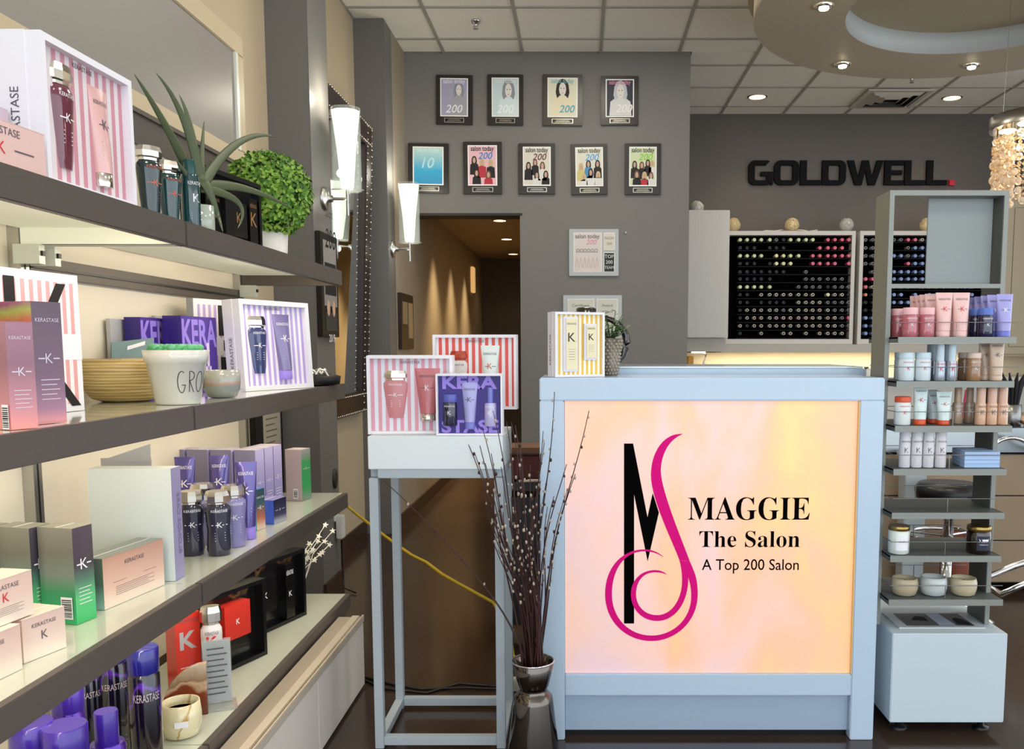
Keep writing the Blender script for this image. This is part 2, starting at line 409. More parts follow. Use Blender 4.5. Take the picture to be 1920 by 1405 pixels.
def features(m, fn, x, y, s):
    for q in (-1, 1): m.flat([(x+q*.042*s+.016*s*math.cos(a*PI/3), y+.11*s+.012*s*math.sin(a*PI/3)) for a in range(6)], lambda u, v: fn(u, v, 4), FEAT)
    m.flat([(x-.03*s, y+.015*s), (x+.03*s, y+.015*s), (x+.015*s, y+.003*s), (x-.015*s, y+.003*s)], lambda u, v: fn(u, v, 4), M('print_lips', '#b0685f', .6))
def plaque(u0, v0, u1, v1, label, Y=YB, bg='#cfcac2', title='salon today', tcol='#151515', num='200', ncol='#5aa0c8', figs=(), border='#f0efe9', board='#2b2623', kind=0, tilt=0, rough=.4, titley=.86, numx=.1, numy=.70, nums=.16):
    a = aY(u0, v1, Y); b = aY(u1, v0, Y); wd = b.x-a.x; ht = b.z-a.z
    t = thing('award_plaque', label, 'plaque', ((a.x+b.x)/2, Y-.012, (a.z+b.z)/2), 0, 'award plaques on the grey wall', rot=(0, R(tilt), 0))
    m = MB(); m.box(-wd/2, wd/2, -.012, .012, -ht/2, ht/2, M('plaque_board_'+board, board, .3)); m.build('board', t, bevel=.003)
    cw = wd*.76; ch = ht*.77; cz = ht*.045
    m = MB(); m.box(-cw/2, cw/2, -.0165, -.0125, cz-ch/2, cz+ch/2, M('cover_border_'+border, border, .35)); cov = m.build('cover', t)
    m = MB(); e = [0]
    def fn(u, v, k=0): return (u*cw, -.0168-.0003*k, cz-ch/2+v*ch)
    m.flat([(-.46, .03), (.46, .03), (.46, .97), (-.46, .97)], fn, bg if not isinstance(bg, str) else M('cover_bg_'+bg, bg, .5))
    def f4(u, v): return (u, -.0184, v)
    for q in figs:
        figure(m, lambda u, v, k=0: fn(u, v, k), *q); features(m, fn, q[0], q[1], q[2])
    if title: m.text(title, ch*.115, 0, cz-ch/2+ch*titley, f4, M('title_'+tcol, tcol, .5), maxw=cw*.84, off=.012, sx=.75)
    if num: m.text(num, ch*nums, numx*cw, cz-ch/2+ch*numy, f4, M('num_'+ncol, ncol, .5), maxw=cw*.66, off=.01, shear=.25)
    m.build('cover_print', cov)
    m = MB(); pw = wd*.27; pz = -ht/2+ht*.085
    m.box(-pw, pw, -.0155, -.0125, pz-ht*.045, pz+ht*.045, M('plate_edge', '#c9c4b6', .25, .7)); m.box(-pw*.93, pw*.93, -.0162, -.0156, pz-ht*.034, pz+ht*.034, M('plate_black', '#141210', .3))
    m.box(-pw*.6, pw*.6, -.0166, -.0163, pz+ht*.006, pz+ht*.014, M('plate_edge', '#c9c4b6')); m.box(-pw*.7, pw*.7, -.0166, -.0163, pz-ht*.016, pz-ht*.009, M('plate_edge', '#c9c4b6'))
    m.build('name_plate', t)
    return t
hb = M('hair_dark', '#2a201c', .6); hl = M('hair_blond', '#c9b487', .6); hr = M('hair_brown', '#6b4a35', .6); hg = M('hair_grey', '#8f9199', .6)
ck = M('cloth_black', '#19181a', .6); cr = M('cloth_red', '#b8323f', .6); cw_ = M('cloth_white', '#dcdad6', .6); cb = M('cloth_blue', '#4a8fb8', .6); cp = M('cloth_pale', '#d9e6e6', .6); cg = M('cloth_grey', '#a7a6ad', .6)
sp_ = M('skin_pale', '#e6dfd6', .6)
plaque(819, 142, 886, 235, 'black plaque with lavender magazine cover, leftmost of the upper row', bg='#a9a6bd', tcol='#e8e6f2', num='200', ncol='#efeef6', numx=0, numy=.10, nums=.2, figs=[(.17, .60, 1.0, hg, cg, sp_)], tilt=.8)
plaque(915, 141, 981, 236, 'black plaque with pale blue-white cover of a sleek blond head, second in the upper row', bg='#cddcdd', tcol='#dfeaea', num='200', ncol='#f4f8f8', numx=0, numy=.10, nums=.2, figs=[(.12, .56, 1.25, hg, cp, sp_)], tilt=.3)
plaque(1018, 141, 1092, 237, 'bronze-edged plaque with cream and aqua cover of a dark-haired bust, third in upper row', bg='#e3e0c4', tcol='#7fb9bf', num='200', ncol='#4aa6bd', numx=.15, numy=.12, nums=.18, figs=[(.0, .60, 1.2, hb, M('cloth_cream', '#e9dfbd', .6), sp_)], board='#3a332b', tilt=.4)
plaque(1127, 144, 1197, 236, 'dark plaque with navy cover of a curly blond bust, rightmost of the upper row', bg='#2b2f3c', tcol='#d889a8', num='200', ncol='#f0eee8', numx=.15, numy=.13, nums=.2, figs=[(.02, .56, 1.3, M('hair_platinum', '#c4c8cc', .6), cw_, sp_)])
tenm = ramp_mat('cover_aqua', [(0, '#1a86b8'), (.45, '#2fa5cf'), (1, '#bfe0d8')], 'Z', .3, .5, noise=.12, offset=.5)
plaque(767, 270, 841, 363, 'black plaque with turquoise cover and a large 10, leftmost of the lower row', bg=tenm, tcol='#d5ecec', num='10', ncol='#b9dfe6', numx=0, numy=.45, nums=.26, tilt=.9)
plaque(870, 267, 941, 365, 'black plaque with pink cover of staff in black and red, second in the lower row', bg='#e8b9c0', border='#f4efee', ncol='#3f7fc8', numy=.66, figs=[(-.28, .58, .5, hb, ck), (-.02, .52, .52, hl, cr), (.28, .5, .5, hl, ck), (-.2, .26, .5, hb, ck), (.2, .22, .5, hr, cr)])
plaque(973, 270, 1041, 365, 'black plaque with beige cover of five dark-dressed people, middle of the lower row', bg='#d8d3c4', ncol='#6b2c3a', numy=.66, figs=[(-.3, .46, .5, hb, ck), (-.06, .55, .45, hr, ck), (.2, .46, .52, hr, cw_), (0, .22, .5, hb, cw_), (.32, .24, .5, hb, ck)])
plaque(1071, 271, 1139, 366, 'slightly tilted plaque with cover of people in blue and yellow, fourth in lower row', bg='#dcd9c6', ncol='#57a5d6', numy=.66, figs=[(-.3, .45, .5, hl, M('cloth_yellow', '#cfc07a', .6)), (-.03, .52, .5, hb, cb), (.3, .52, .5, hb, ck), (.05, .3, .52, hb, cw_), (-.2, .2, .45, hl, cw_), (.32, .25, .45, hl, cw_)], tilt=-.8)
plaque(1171, 270, 1239, 366, 'dark plaque with lime-green edged cover of a group, rightmost of the lower row', bg='#cdd8ae', ncol='#8fcf3a', numy=.66, figs=[(-.3, .5, .48, hb, ck), (-.04, .48, .48, hr, ck), (.18, .54, .46, hb, ck), (.34, .52, .46, hl, cw_), (-.22, .24, .52, hr, ck), (.06, .22, .5, hl, cr), (.3, .22, .48, hr, cw_)])
# glass award (single cover + two small panes) and certificate plaque
silver = M('silver_board', '#9d9e9a', .3, .4)
def award(u0, v0, u1, v1, label, panes, name='glass_award'):
    a = aY(u0, v1, YB); b = aY(u1, v0, YB); wd = b.x-a.x; ht = b.z-a.z
    t = thing(name, label, 'plaque', ((a.x+b.x)/2, YB-.01, (a.z+b.z)/2))
    m = MB(); m.box(-wd/2, wd/2, -.01, .01, -ht/2, ht/2, silver); m.build('board', t, bevel=.004)
    for (x0, x1, z0, z1, col, txt) in panes:
        m = MB(); f = lambda u, v: ((u-.5)*wd, -.0155, (v-.5)*ht)
        m.box((x0-.5)*wd, (x1-.5)*wd, -.014, -.0105, (z0-.5)*ht, (z1-.5)*ht, M('pane_white', '#eceae2', .4))
        c = .012; m.flat([(x0+c, z0+c), (x1-c, z0+c), (x1-c, z1-c), (x0+c, z1-c)], lambda u, v: ((u-.5)*wd, -.0145, (v-.5)*ht), M('pane_'+col, col, .5))
        g = lambda u, v: (u, -.016, v)
        for (s, hh, uu, vv, colr, sh) in txt: m.text(s, hh*ht, (uu-.5)*wd, (vv-.5)*ht, g, M('pt_'+colr, colr, .5), maxw=(x1-x0)*wd*.85, shear=sh)
        m.build('pane', t)
    return t
award(1067, 430, 1160, 518, 'square silver award plaque with faded pink magazine cover and two small panes', [(.09, .66, .08, .92, '#d9cdc8', [('salon today', .09, .37, .80, '#4a4a4a', 0), ('200', .10, .45, .67, '#e28aa0', .25), ('ΩΩΩΩΩΩ', .07, .36, .5, '#5e6566', 0), ('ΛΛΛΛΛΛ', .2, .36, .18, '#c9b9a8', 0)]), (.7, .92, .55, .92, '#d6cfc0', [('SALON', .05, .81, .78, '#8a8478', 0), ('200', .05, .81, .66, '#8a8478', 0)]), (.7, .92, .08, .5, '#1e2322', [('TOP', .07, .81, .38, '#dfe2dd', 0), ('200', .07, .81, .26, '#dfe2dd', 0), ('TEAM', .06, .81, .15, '#dfe2dd', 0)])])
award(1056, 554, 1166, 640, 'wide silver plaque holding two framed certificates behind the yellow gift box', [(.08, .53, .2, .92, '#cfd0c2', [('Certificate', .06, .3, .75, '#77786e', 0), ('of Award', .05, .3, .62, '#77786e', 0), ('Salon of Excellence', .05, .3, .45, '#8a8b80', 0)]), (.57, .93, .2, .92, '#cfd0c2', [('Award', .06, .75, .75, '#77786e', 0), ('of Merit', .05, .75, .62, '#77786e', 0)])], 'certificate_plaque')
m = MB(); m.ball((0, 0, 0), .01, M('hook', '#b8b3a8', .4), 8, 5); o = m.build('wall_hook'); p = aY(1173, 437, YB); o.location = (p.x, YB-.008, p.z); tag(o, 'tiny pale wall hook right of the silver award plaque', 'hook')

# frame on the side wall before the corridor
def sidewall_frame(x, ya, yb, z0, z1, label, inner, cat='frame', name='picture_frame', bcol='#2a1d16'):
    t = thing(name, label, cat, (x+.014, (ya+yb)/2, (z0+z1)/2)); wy = (yb-ya)/2; hz = (z1-z0)/2
    m = MB(); m.box(-.014, .014, -wy, wy, -hz, hz, M('frame_'+bcol, bcol, .4)); m.build('frame', t, bevel=.003)
    for q in inner:
        y0, y1, a, b, col = q; m = MB(); m.box(.0145, .0165, -wy+2*wy*y0, -wy+2*wy*y1, -hz+2*hz*a, -hz+2*hz*b, M('ins_'+col, col, .5)); m.build('insert', t)
    return t
pa, pb = aX(747, 655, XC), aX(768, 553, XC)
sidewall_frame(XC, pa.y, pb.y, aX(757, 655, XC).z, aX(757, 552, XC).z, 'dark wooden frame with two tan prints on the side wall before the corridor', [(.1, .48, .45, .85, '#8f7a5c'), (.56, .92, .2, .85, '#a48a63')])
# plaque on the column beneath the left sconce
o = sidewall_frame(XC, 4.62, 4.94, aX(607, 632, XC).z, aX(607, 440, XC).z, 'tall black plaque with black and white cover on the nearer column under the sconce', [(.14, .88, .3, .93, '#8f8a84'), (.2, .84, .06, .24, '#3a3836')], 'plaque', 'column_plaque', '#17130f')
fnp = lambda u, v: (.0175, u, v)
m = MB(); m.flat([(-.1, -.05), (.11, -.05), (.11, .12), (-.1, .12)], fnp, ck); m.text('salon', .05, .0, .36, lambda u, v: (.018, u, v), blackprint, maxw=.2); m.text('200', .1, .02, .2, lambda u, v: (.018, u, v), blackprint, maxw=.2, shear=.2); m.text('2019', .04, 0, -.3, lambda u, v: (.018, u, v), whiteprint, maxw=.15)
for q in ((-.05, -.12), (.05, -.12)): m.flat([(q[0]+.03*math.cos(a), q[1]+.045*math.sin(a)) for a in [i*PI/4 for i in range(8)]], fnp, skin)
m.build('cover_print', o)

# ------------------------------------------------------------------ large framed glass board on the left wall (above shelves)
t = thing('framed_panel', 'large grey glass panel in a cream frame above the top shelf', 'picture', (XW, 3.2, 2.9))
fr = M('cream_frame', '#c5b492', .5)
y0, y1, z0, z1 = 1.6, 4.10, 2.29, 2.70
def wallslope(): pass
# glass field: right edge y=4.10, lower edge follows z 2.30, upper 2.68
m = MB(); m.box(.0, .028, -1.9, .90, -.62, -.19, M('smoky_glass', '#8b857d', .42)); m.build('glass', t)
m = MB(); m.box(0, .04, .90, .925, -.62, -.19, M('bright_lip', '#e9e8dc', .3)); m.build('lip', t)
m = MB(); m.box(0, .036, -1.9, 1.0, -.19, -.10, fr); m.box(0, .036, -1.9, 1.0, -.70, -.62, fr); m.box(0, .036, .925, 1.0, -.62, -.19, fr); m.build('frame', t, bevel=.004)
m = MB(); m.box(XW, XW+.03, 2.30, 2.34, 1.9, H, beige); struct(m.build('trim_5'))

# ------------------------------------------------------------------ sconces
opal = M('opal_glass_lit', '#fbfff2', .4, emit=1.25, ecol='#f4fbe6')
def sconce(y, z, label, sc=1.0, power=4.5):
    t = thing('wall_sconce', label, 'wall lamp', (XC, y, z), 0, 'column sconces')
    m = MB(); m.lathe([(.062, 0), (.062, .012), (.05, .02), (.02, .026), (.018, .05)], nickel, 28)
    m.v = [(zz, xx, yy) for xx, yy, zz in m.v]; m.build('backplate', t)
    m = MB(); m.tube([(.03, 0, 0), (.13, 0, 0)], .008, nickel, 10); m.tube([(.13, 0, -.09), (.13, 0, .05)], .009, nickel, 10); m.build('arm', t)
    m = MB(); m.lathe([(.03, .05), (.035, .07), (.048, .24), (.0735, .455)], opal, 32, cx=.13, cap0=True, cap1=False); m.build('opal_shade', t)
    m = MB(); m.lathe([(.077, .045), (.077, .47), (.0735, .47), (.0735, .048)], glass, 36, cx=.13, cap0=False, cap1=False); m.lathe([(.077, .042), (.077, .048)], glass, 36, cx=.13); m.build('glass_cylinder', t)
    m = MB(); m.tube([(.05, -.02, .047), (.13, 0, .052), (.215, .015, .047)], .004, nickel); m.build('crossbar', t)
    point('sconce_lamp', (XC+.13, y, z+.52), power, (1, .93, .78), .03); point('sconce_lamp', (XC+.13, y, z-.02), power*.35, (1, .93, .78), .02)
    return t
p = aX(610, 375, XC); sconce(4.80, p.z, 'glass cylinder wall sconce on the nearer column, beside the topiary')
p = aX(737, 468, XC); sconce(6.50, p.z, 'glass cylinder wall sconce on the farther column, beside the corridor opening')

# ------------------------------------------------------------------ leather framed mirror
lea = M('dark_leather', '#2c1a16', .4, noise=.2, nscale=40, bump=.2)
t = thing('leaning_mirror', 'tall leather framed mirror with nail heads between the two columns', 'mirror', (-1.585, 5.66, .93), 0, rot=(0, R(2.2), 0))
W2, HH = .62, 1.98
m = MB()
for (a, b, c, d) in ((-W2, W2, 0, .14), (-W2, W2, HH-.14, HH), (-W2, -W2+.14, .14, HH-.14), (W2-.14, W2, .14, HH-.14)): m.box(0, .05, a, b, c, d, lea)
m.build('frame', t, bevel=.008)
m = MB(); m.box(.005, .022, -W2+.13, W2-.13, .13, HH-.13, M('mirror_silver', '#e8eceb', .02, 1)); m.build('mirror_glass', t)
m = MB(); st = M('nail_heads', '#d9d2c2', .2, 1)
for i in range(44):
    z = .02+i*(HH-.04)/43
    for y in (-W2+.012, W2-.012, -W2+.128, W2-.128): m.ball((.052, y, z), .007, st, 6, 4)
for i in range(28):
    y = -W2+.02+i*(2*W2-.04)/27
    for z in (.012, .128, HH-.012, HH-.128): m.ball((.052, y, z), .007, st, 6, 4)
m.build('nail_heads', t, kind='stuff')
m = MB(); m.box(0, .03, -.035, .035, 0, .9, M('red_lacquer', '#7c1712', .3)); m.box(.03, .034, -.03, .03, .12, .8, M('red_lacquer2', '#a8261c', .3)); o = m.build('red_board'); o.location = (-1.46, 4.998, 1.05); tag(o, 'narrow red lacquered board beside the leather mirror', 'wall decoration')
# outlet with adapter, cords
t = thing('wall_outlet', 'outlet with black plug and white adapter box on the nearer column', 'outlet', (XC, 4.86, .47))
m = MB(); m.box(0, .008, -.04, .04, -.06, .06, white); m.build('cover_plate', t, bevel=.002)
m = MB(); m.box(.008, .045, -.03, .03, -.16, -.03, M('adapter_white', '#d8d8d4', .4)); m.build('adapter', t, bevel=.004)
m = MB(); m.lathe([(.022, 0), (.02, .03), (.012, .05)], black, 14); m.v = [(z+.008, x, y+.03) for x, y, z in m.v]; m.build('plug', t)
a = Vector((XC+.055, 4.86, .50)); 
pe = aY(925, 1130, 3.9)
pts = [a]+[a.lerp(pe, k/10)+Vector((0, 0, -.035*math.sin(PI*k/10)+(.012 if k == 6 else 0))) for k in range(1, 11)]+[aY(955, 1180, 3.8), aY(962, 1230, 3.7), Vector((-.22, 3.6, .02))]
m = MB(); m.tube(pts, .008, M('yellow_cord', '#c2a52c', .45), 8); tag(m.build('extension_cord'), 'yellow extension cord running from the column outlet down behind the desk', 'cord')
m = MB(); m.tube([(XC+.03, 4.86, .30), (XC+.028, 4.87, .15), (XC+.035, 4.86, .02), (XC+.12, 4.8, .008)], .004, black); tag(m.build('adapter_cable'), 'thin black cable hanging from the white adapter', 'cord')
m = MB(); m.tube([aZ(682, 1275, .006), aZ(720, 1292, .006), aZ(800, 1300, .006), aZ(860, 1282, .006), aZ(930, 1288, .006), aZ(990, 1270, .006)], .005, black); m.tube([aZ(682, 1270, .006), aZ(740, 1285, .006), aZ(790, 1293, .006), aZ(870, 1290, .007), aZ(930, 1292, .006)], .005, black); tag(m.build('floor_cable'), 'black cables lying on the floor behind the display stand', 'cord')
# column base switch
m = MB(); m.lathe([(.035, 0), (.035, .01), (.025, .014)], M('dark_grille', '#26211d', .4), 20, sy=1.6); m.v = [(z, x, y) for x, y, z in m.v]; o = m.build('round_grille'); p = aX(622, 900, XC); o.location = (XC, 4.85, p.z); tag(o, 'small dark oval grille on the side of the nearer column', 'vent')
# framed notice on the wall before the nearer column
t = sidewall_frame(XW, 4.20, 4.585, .62, 1.14, 'black framed paper notice on the wall before the nearer column, under the middle shelf', [(.26, .9, .05, .95, '#aaa08d')], 'notice', 'notice_frame', '#0c0b0b')
m = MB()
for i in range(14): m.box(.0172, .0178, -.06, .06+.07*random.random(), .2-i*.03, .207-i*.03, M('notice_ink', '#6d6353', .7))
m.build('printed_lines', t)
# ================================================================== SHELF UNIT (left)
XF, XB = -.994, -1.42; YE = 3.68; YJ = 2.24; SEC = 1.44; SZ = [1.697, 1.23, .765, .325]
glow = M('frosted_shelf_glass', '#c9cdbd', .12, coat=.6)
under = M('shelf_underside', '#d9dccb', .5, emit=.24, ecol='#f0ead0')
unit = thing('shelving_unit', 'bronze grey wall shelving unit with four lit glass shelves along the left wall', 'shelf', (XB, 2.2, 0))
def loc(m, name, par=unit, **k):
    o = m.build(name, par, **k); o.location = (-par.location.x, -par.location.y, -par.location.z) if par is unit else (0, 0, 0); return o
m = MB()
for (a, b) in ((.2, 2.235), (2.245, 3.68)): m.box(-1.45, -1.435, a, b, .33, 2.13, cream_lit)
loc(m, 'back_panel')
m = MB(); m.box(-1.435, -1.42, .2, 3.68, 2.03, 2.135, shelf_grey); m.box(-1.435, -1.412, .2, 3.68, 2.125, 2.14, shelf_grey); loc(m, 'top_rail')
m = MB()
for k in range(4): m.ball((-1.419, 2.62+.5*k-.9, 2.06), .009, M('bolt_dark', '#2b2723', .4), 8, 5)
loc(m, 'bolt')
m = MB(); m.box(-1.435, -1.41, 2.27, 3.66, 1.565, 1.615, shelf_grey); m.box(-1.435, -1.405, 2.27, 3.66, 1.585, 1.592, black); loc(m, 'cross_rail')
for y in (.8, 2.24, 3.665):
    m = MB(); m.box(-1.435, -1.405, y-.018, y+.018, .28, 2.13, nickel); m.box(-1.4052, -1.4045, y-.004, y+.004, .28, 2.13, black); loc(m, 'upright_post', bevel=.002)
for k, z in enumerate(SZ):
    for (a, b) in ((YJ-SEC, YJ-.003), (YJ+.003, YE)):
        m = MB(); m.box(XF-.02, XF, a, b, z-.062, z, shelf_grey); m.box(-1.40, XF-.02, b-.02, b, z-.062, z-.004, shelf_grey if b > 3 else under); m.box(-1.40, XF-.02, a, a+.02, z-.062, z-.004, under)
        o = loc(m, 'shelf_frame', bevel=.002)
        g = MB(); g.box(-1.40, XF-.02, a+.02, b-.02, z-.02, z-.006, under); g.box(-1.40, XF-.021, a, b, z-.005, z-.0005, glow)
        g = g.build('glass_shelf', o)
        for y in (a+.03, b-.03):
            br = MB(); br.box(-1.405, -1.34, y-.012, y+.012, z-.11, z-.062, M('clear_bracket', '#c8ccc0', .2)); br.box(-1.34, -1.334, y-.006, y+.006, z-.09, z-.078, black); br.build('bracket', o)
        if k < 3: area('shelf_strip_light', (-1.035, (a+b)/2, z-.043), (0, R(42), 0), .02, b-a-.15, 2.6, (1, .86, .66))
# drawer cabinet below the shelves
cab = thing('low_cabinet', 'long low white cabinet with a brushed metal top rail under the shelves', 'cabinet', (-1.15, 2.2, 0))
cabm = M('cabinet_front', '#d9d0c6', .4); satin = M('satin_aluminium', '#d6cbb8', .35, .35)
def lc(m, name, par=cab, **k):
    o = m.build(name, par, **k)
    if par is cab: o.location = (1.15, -2.2, 0)
    return o
CX = -.885
m = MB(); m.box(-1.40, CX-.02, .2, 3.46, .0, .255, cabm); lc(m, 'body')
m = MB(); m.box(XF+.008, CX-.045, .2, 3.46, .255, .292, M('cab_top', '#a89c8a', .4)); m.box(CX-.045, CX-.014, .2, 3.46, .255, .298, satin); m.box(CX-.014, CX-.004, .2, 3.46, .255, .292, satin); m.box(CX-.004, CX+.003, .2, 3.46, .274, .302, satin); lc(m, 'top_rail', bevel=.002)
ys_ = [.2, 1.52, 2.84, 3.46]
for i in range(3):
    m = MB(); m.box(CX-.02, CX, ys_[i]+.003, ys_[i+1]-.003, .012, .272, cabm); lc(m, 'drawer', bevel=.002)

# ================================================================== RECEPTION DESK
YD = 2.968
dk = thing('reception_desk', 'white framed reception desk with a backlit onyx panel and brushed metal kick plate', 'desk', (.44, YD, 0))
lacq = M('desk_white', '#b9cde0', .22, coat=.3)
def ld(m, name, **k):
    o = m.build(name, dk, **k); o.location = (-.44, -YD, 0); return o
xl, xr, pl_, pr_ = -.142, 1.030, -.058, .948
m = MB(); m.box(xl, xr, YD, YD+.33, 1.20, 1.278, lacq); ld(m, 'top_rail', bevel=.004)
m = MB(); m.box(xl, pl_, YD, YD+.33, 0, 1.1995, lacq); ld(m, 'leg', bevel=.003)
m = MB(); m.box(pr_, xr, YD, YD+.33, 0, 1.1995, lacq); ld(m, 'leg', bevel=.003)
m = MB(); m.box(pl_+.0005, pr_-.0005, YD, YD+.33, .162, .239, lacq); ld(m, 'bottom_rail', bevel=.003)
m = MB(); m.box(pl_+.001, pr_-.001, YD+.028, YD+.04, .025, .161, ramp_mat('brushed_aluminium', [(0, '#a4bcd6'), (.5, '#c2d6ea'), (1, '#b0c4da')], 'Z', .02, .4, .45, noise=.6, nscale=6, stretch=(3, 3, 260))); ld(m, 'kick_plate')
m = MB(); m.box(pl_, pr_, YD+.045, YD+.3, 0, .16, black); ld(m, 'shadow_block')  # black block standing in for the shadow beneath the kick plate
# backlit onyx panel: procedural marbling, it glows
om = bpy.data.materials.new('backlit_onyx'); om.use_nodes = True; nt = om.node_tree; N = nt.nodes.new; L = nt.links.new; b = nt.nodes['Principled BSDF']
tc = N('ShaderNodeTexCoord'); mp = N('ShaderNodeMapping'); mp.inputs['Scale'].default_value = (2.2, 1, 1.1); mp.inputs['Location'].default_value = (.37, 0, .6); L(tc.outputs['Object'], mp.inputs[0])
n1 = N('ShaderNodeTexNoise'); n1.inputs['Scale'].default_value = 1.7; n1.inputs['Detail'].default_value = 3; n1.inputs['Distortion'].default_value = .6; L(mp.outputs[0], n1.inputs['Vector'])
sp = N('ShaderNodeSeparateXYZ'); L(tc.outputs['Object'], sp.inputs[0])
ax = N('ShaderNodeMath'); ax.operation = 'MULTIPLY_ADD'; L(sp.outputs['X'], ax.inputs[0]); ax.inputs[1].default_value = .37; ax.inputs[2].default_value = -.16
sm = N('ShaderNodeMath'); sm.operation = 'ADD'; L(n1.outputs[0], sm.inputs[0]); L(ax.outputs[0], sm.inputs[1])
r = N('ShaderNodeValToRGB'); L(sm.outputs[0], r.inputs[0]); e = r.color_ramp.elements
for k in range(3): e.new(.5)
for k, (p_, h_) in enumerate([(.26, '#e2c2c6'), (.42, '#ecc2b4'), (.55, '#f0bc9c'), (.68, '#f2c290'), (.86, '#f6d08a')]): e[k].position = p_; e[k].color = (*rgb(h_), 1)
L(r.outputs[0], b.inputs['Base Color']); L(r.outputs[0], b.inputs['Emission Color']); b.inputs['Emission Strength'].default_value = .37; b.inputs['Roughness'].default_value = .3
m = MB(); m.box(pl_+.001, pr_-.001, YD+.012, YD+.03, .24, 1.1995, om); panel = ld(m, 'backlit_panel')
m = MB(); g_ = M('gold_inner_lip', '#e3b36a', .4)
m.box(pr_-.004, pr_, YD+.002, YD+.0115, .24, 1.199, g_); ld(m, 'inner_lip')
# logo
mag = M('magenta_vinyl', '#dc107e', .6, spec=.1); bkv = M('black_vinyl', '#020202', .8, spec=.05)
def dpx(u, v): q = aY(u, v, YD+.012); return q.x, q.z
def zp(u, v): return dpx(1110+u*230/752, 790+v*430/1405)
fl = lambda yy: (lambda u, v: (u, YD+yy, v))
lm = MB(); lm.flat([zp(*p) for p in [(196, 137), (252, 137), (340, 588), (341, 860), (258, 450), (258, 1240), (196, 1240)]], fl(.0113), bkv)
lm.flat([zp(*p) for p in [(340, 588), (372, 440), (410, 560), (341, 860)]], fl(.0113), bkv)
ld(lm, 'letter_m', label='black letter M of the logo')
def bez(p0, p1, p2, p3, n=16, skip=0):
    out = []
    for i in range(skip, n+1):
        t = i/n; a = (1-t); out.append(tuple(a**3*p0[k]+3*a*a*t*p1[k]+3*a*t*t*p2[k]+t**3*p3[k] for k in (0, 1)))
    return out
def chain(*ps, n=16):
    out = bez(*ps[0], n=n)
    for q in ps[1:]: out += bez(*q, n=n, skip=1)
    return out
def ribbon(m, left, right, mat, yy):
    L_ = [zp(*p) for p in left]; R_ = [zp(*p) for p in right]; n = len(L_)
    m.add([(x, YD+yy, z) for x, z in L_+R_], [(i, i+1, n+i+1, n+i) for i in range(n-1)], mat)
lm = MB()
ribbon(lm, chain(((555, 78), (440, 70), (361, 190), (361, 330)), ((361, 330), (361, 480), (500, 750), (535, 850))), chain(((555, 80), (470, 110), (420, 210), (422, 310)), ((422, 310), (425, 430), (560, 750), (600, 860))), mag, .0105)
ribbon(lm, chain(((535, 850), (548, 895), (552, 940), (552, 975)), ((552, 975), (552, 1090), (490, 1188), (400, 1188)), ((400, 1188), (320, 1188), (270, 1130), (270, 1060)), ((270, 1060), (270, 985), (310, 926), (385, 926)), ((385, 926), (420, 926), (445, 934), (457, 940))),
       chain(((569, 856), (580, 890), (589, 925), (590, 958)), ((590, 958), (592, 1110), (510, 1224), (400, 1224)), ((400, 1224), (305, 1224), (238, 1150), (238, 1060)), ((238, 1060), (238, 975), (300, 912), (385, 912)), ((385, 912), (425, 912), (447, 928), (457, 938))), mag, .0105)
ribbon(lm, chain(((569, 856), (580, 890), (589, 925), (590, 958)), ((590, 958), (603, 1000), (608, 1030), (608, 1070)), ((608, 1070), (608, 1220), (490, 1313), (365, 1313)), ((365, 1313), (230, 1313), (122, 1210), (122, 1060)), ((122, 1060), (122, 900), (205, 797), (320, 797)), ((320, 797), (370, 797), (410, 813), (437, 834))),
       chain(((600, 860), (620, 905), (632, 935), (638, 960)), ((638, 960), (645, 990), (648, 1025), (648, 1060)), ((648, 1060), (648, 1230), (510, 1347), (365, 1347)), ((365, 1347), (210, 1347), (80, 1230), (80, 1060)), ((80, 1060), (80, 890), (190, 785), (320, 785)), ((320, 785), (370, 785), (410, 805), (437, 831))), mag, .0105)
ld(lm, 'letter_s', label='magenta curling letter S of the logo')
def deskline(t, u0, v0, u1, v1, off=0, ser=True, sx=1):
    a = dpx(u0, v1); b_ = dpx(u1, v0); lm = MB(); s_ = serif(t) if ser else t
    g, _, wd = glyphs(s_, off); hh = b_[1]-a[1]
    sx = (b_[0]-a[0])/(wd*hh)
    lm.text(s_, hh, (a[0]+b_[0])/2, a[1], fl(.0110), bkv, off=off, sx=sx); ld(lm, 'lettering')
deskline('MAGGIE', 1290, 933, 1519, 975, -.004)
deskline('The Salon', 1311, 996, 1500, 1026, -.004)
deskline('A Top 200 Salon', 1316, 1049, 1498, 1069, .004, ser=False)
m = MB(); m.lathe([(.006, 0), (.011, -.006), (.012, -.02), (.006, -.024)], nickel, 12); m.v = [(x_+xr+.003-z_*.5, YD+.1+y_, .42+z_*0+x_*0) if False else (xr-z_, YD+.1+x_, .425+y_) for x_, y_, z_ in m.v]; ld(m, 'side_knob')
# raised ledge behind, with glass top
lg = thing('worktop_ledge', 'raised white worktop ledge behind the desk front', 'counter', (.68, 3.5, 0))
m = MB(); m.box(-.574, .40, -.18, .30, 1.272, 1.300, lacq); m.box(-.574, .40, -.16, -.14, 0, 1.272, white); m.build('ledge', lg, bevel=.003)
m = MB(); m.box(-.56, .39, -.17, .29, 1.301, 1.309, M('ledge_glass', '#cfe0ea', .05, coat=.5)); m.build('glass_top', lg, bevel=.001)

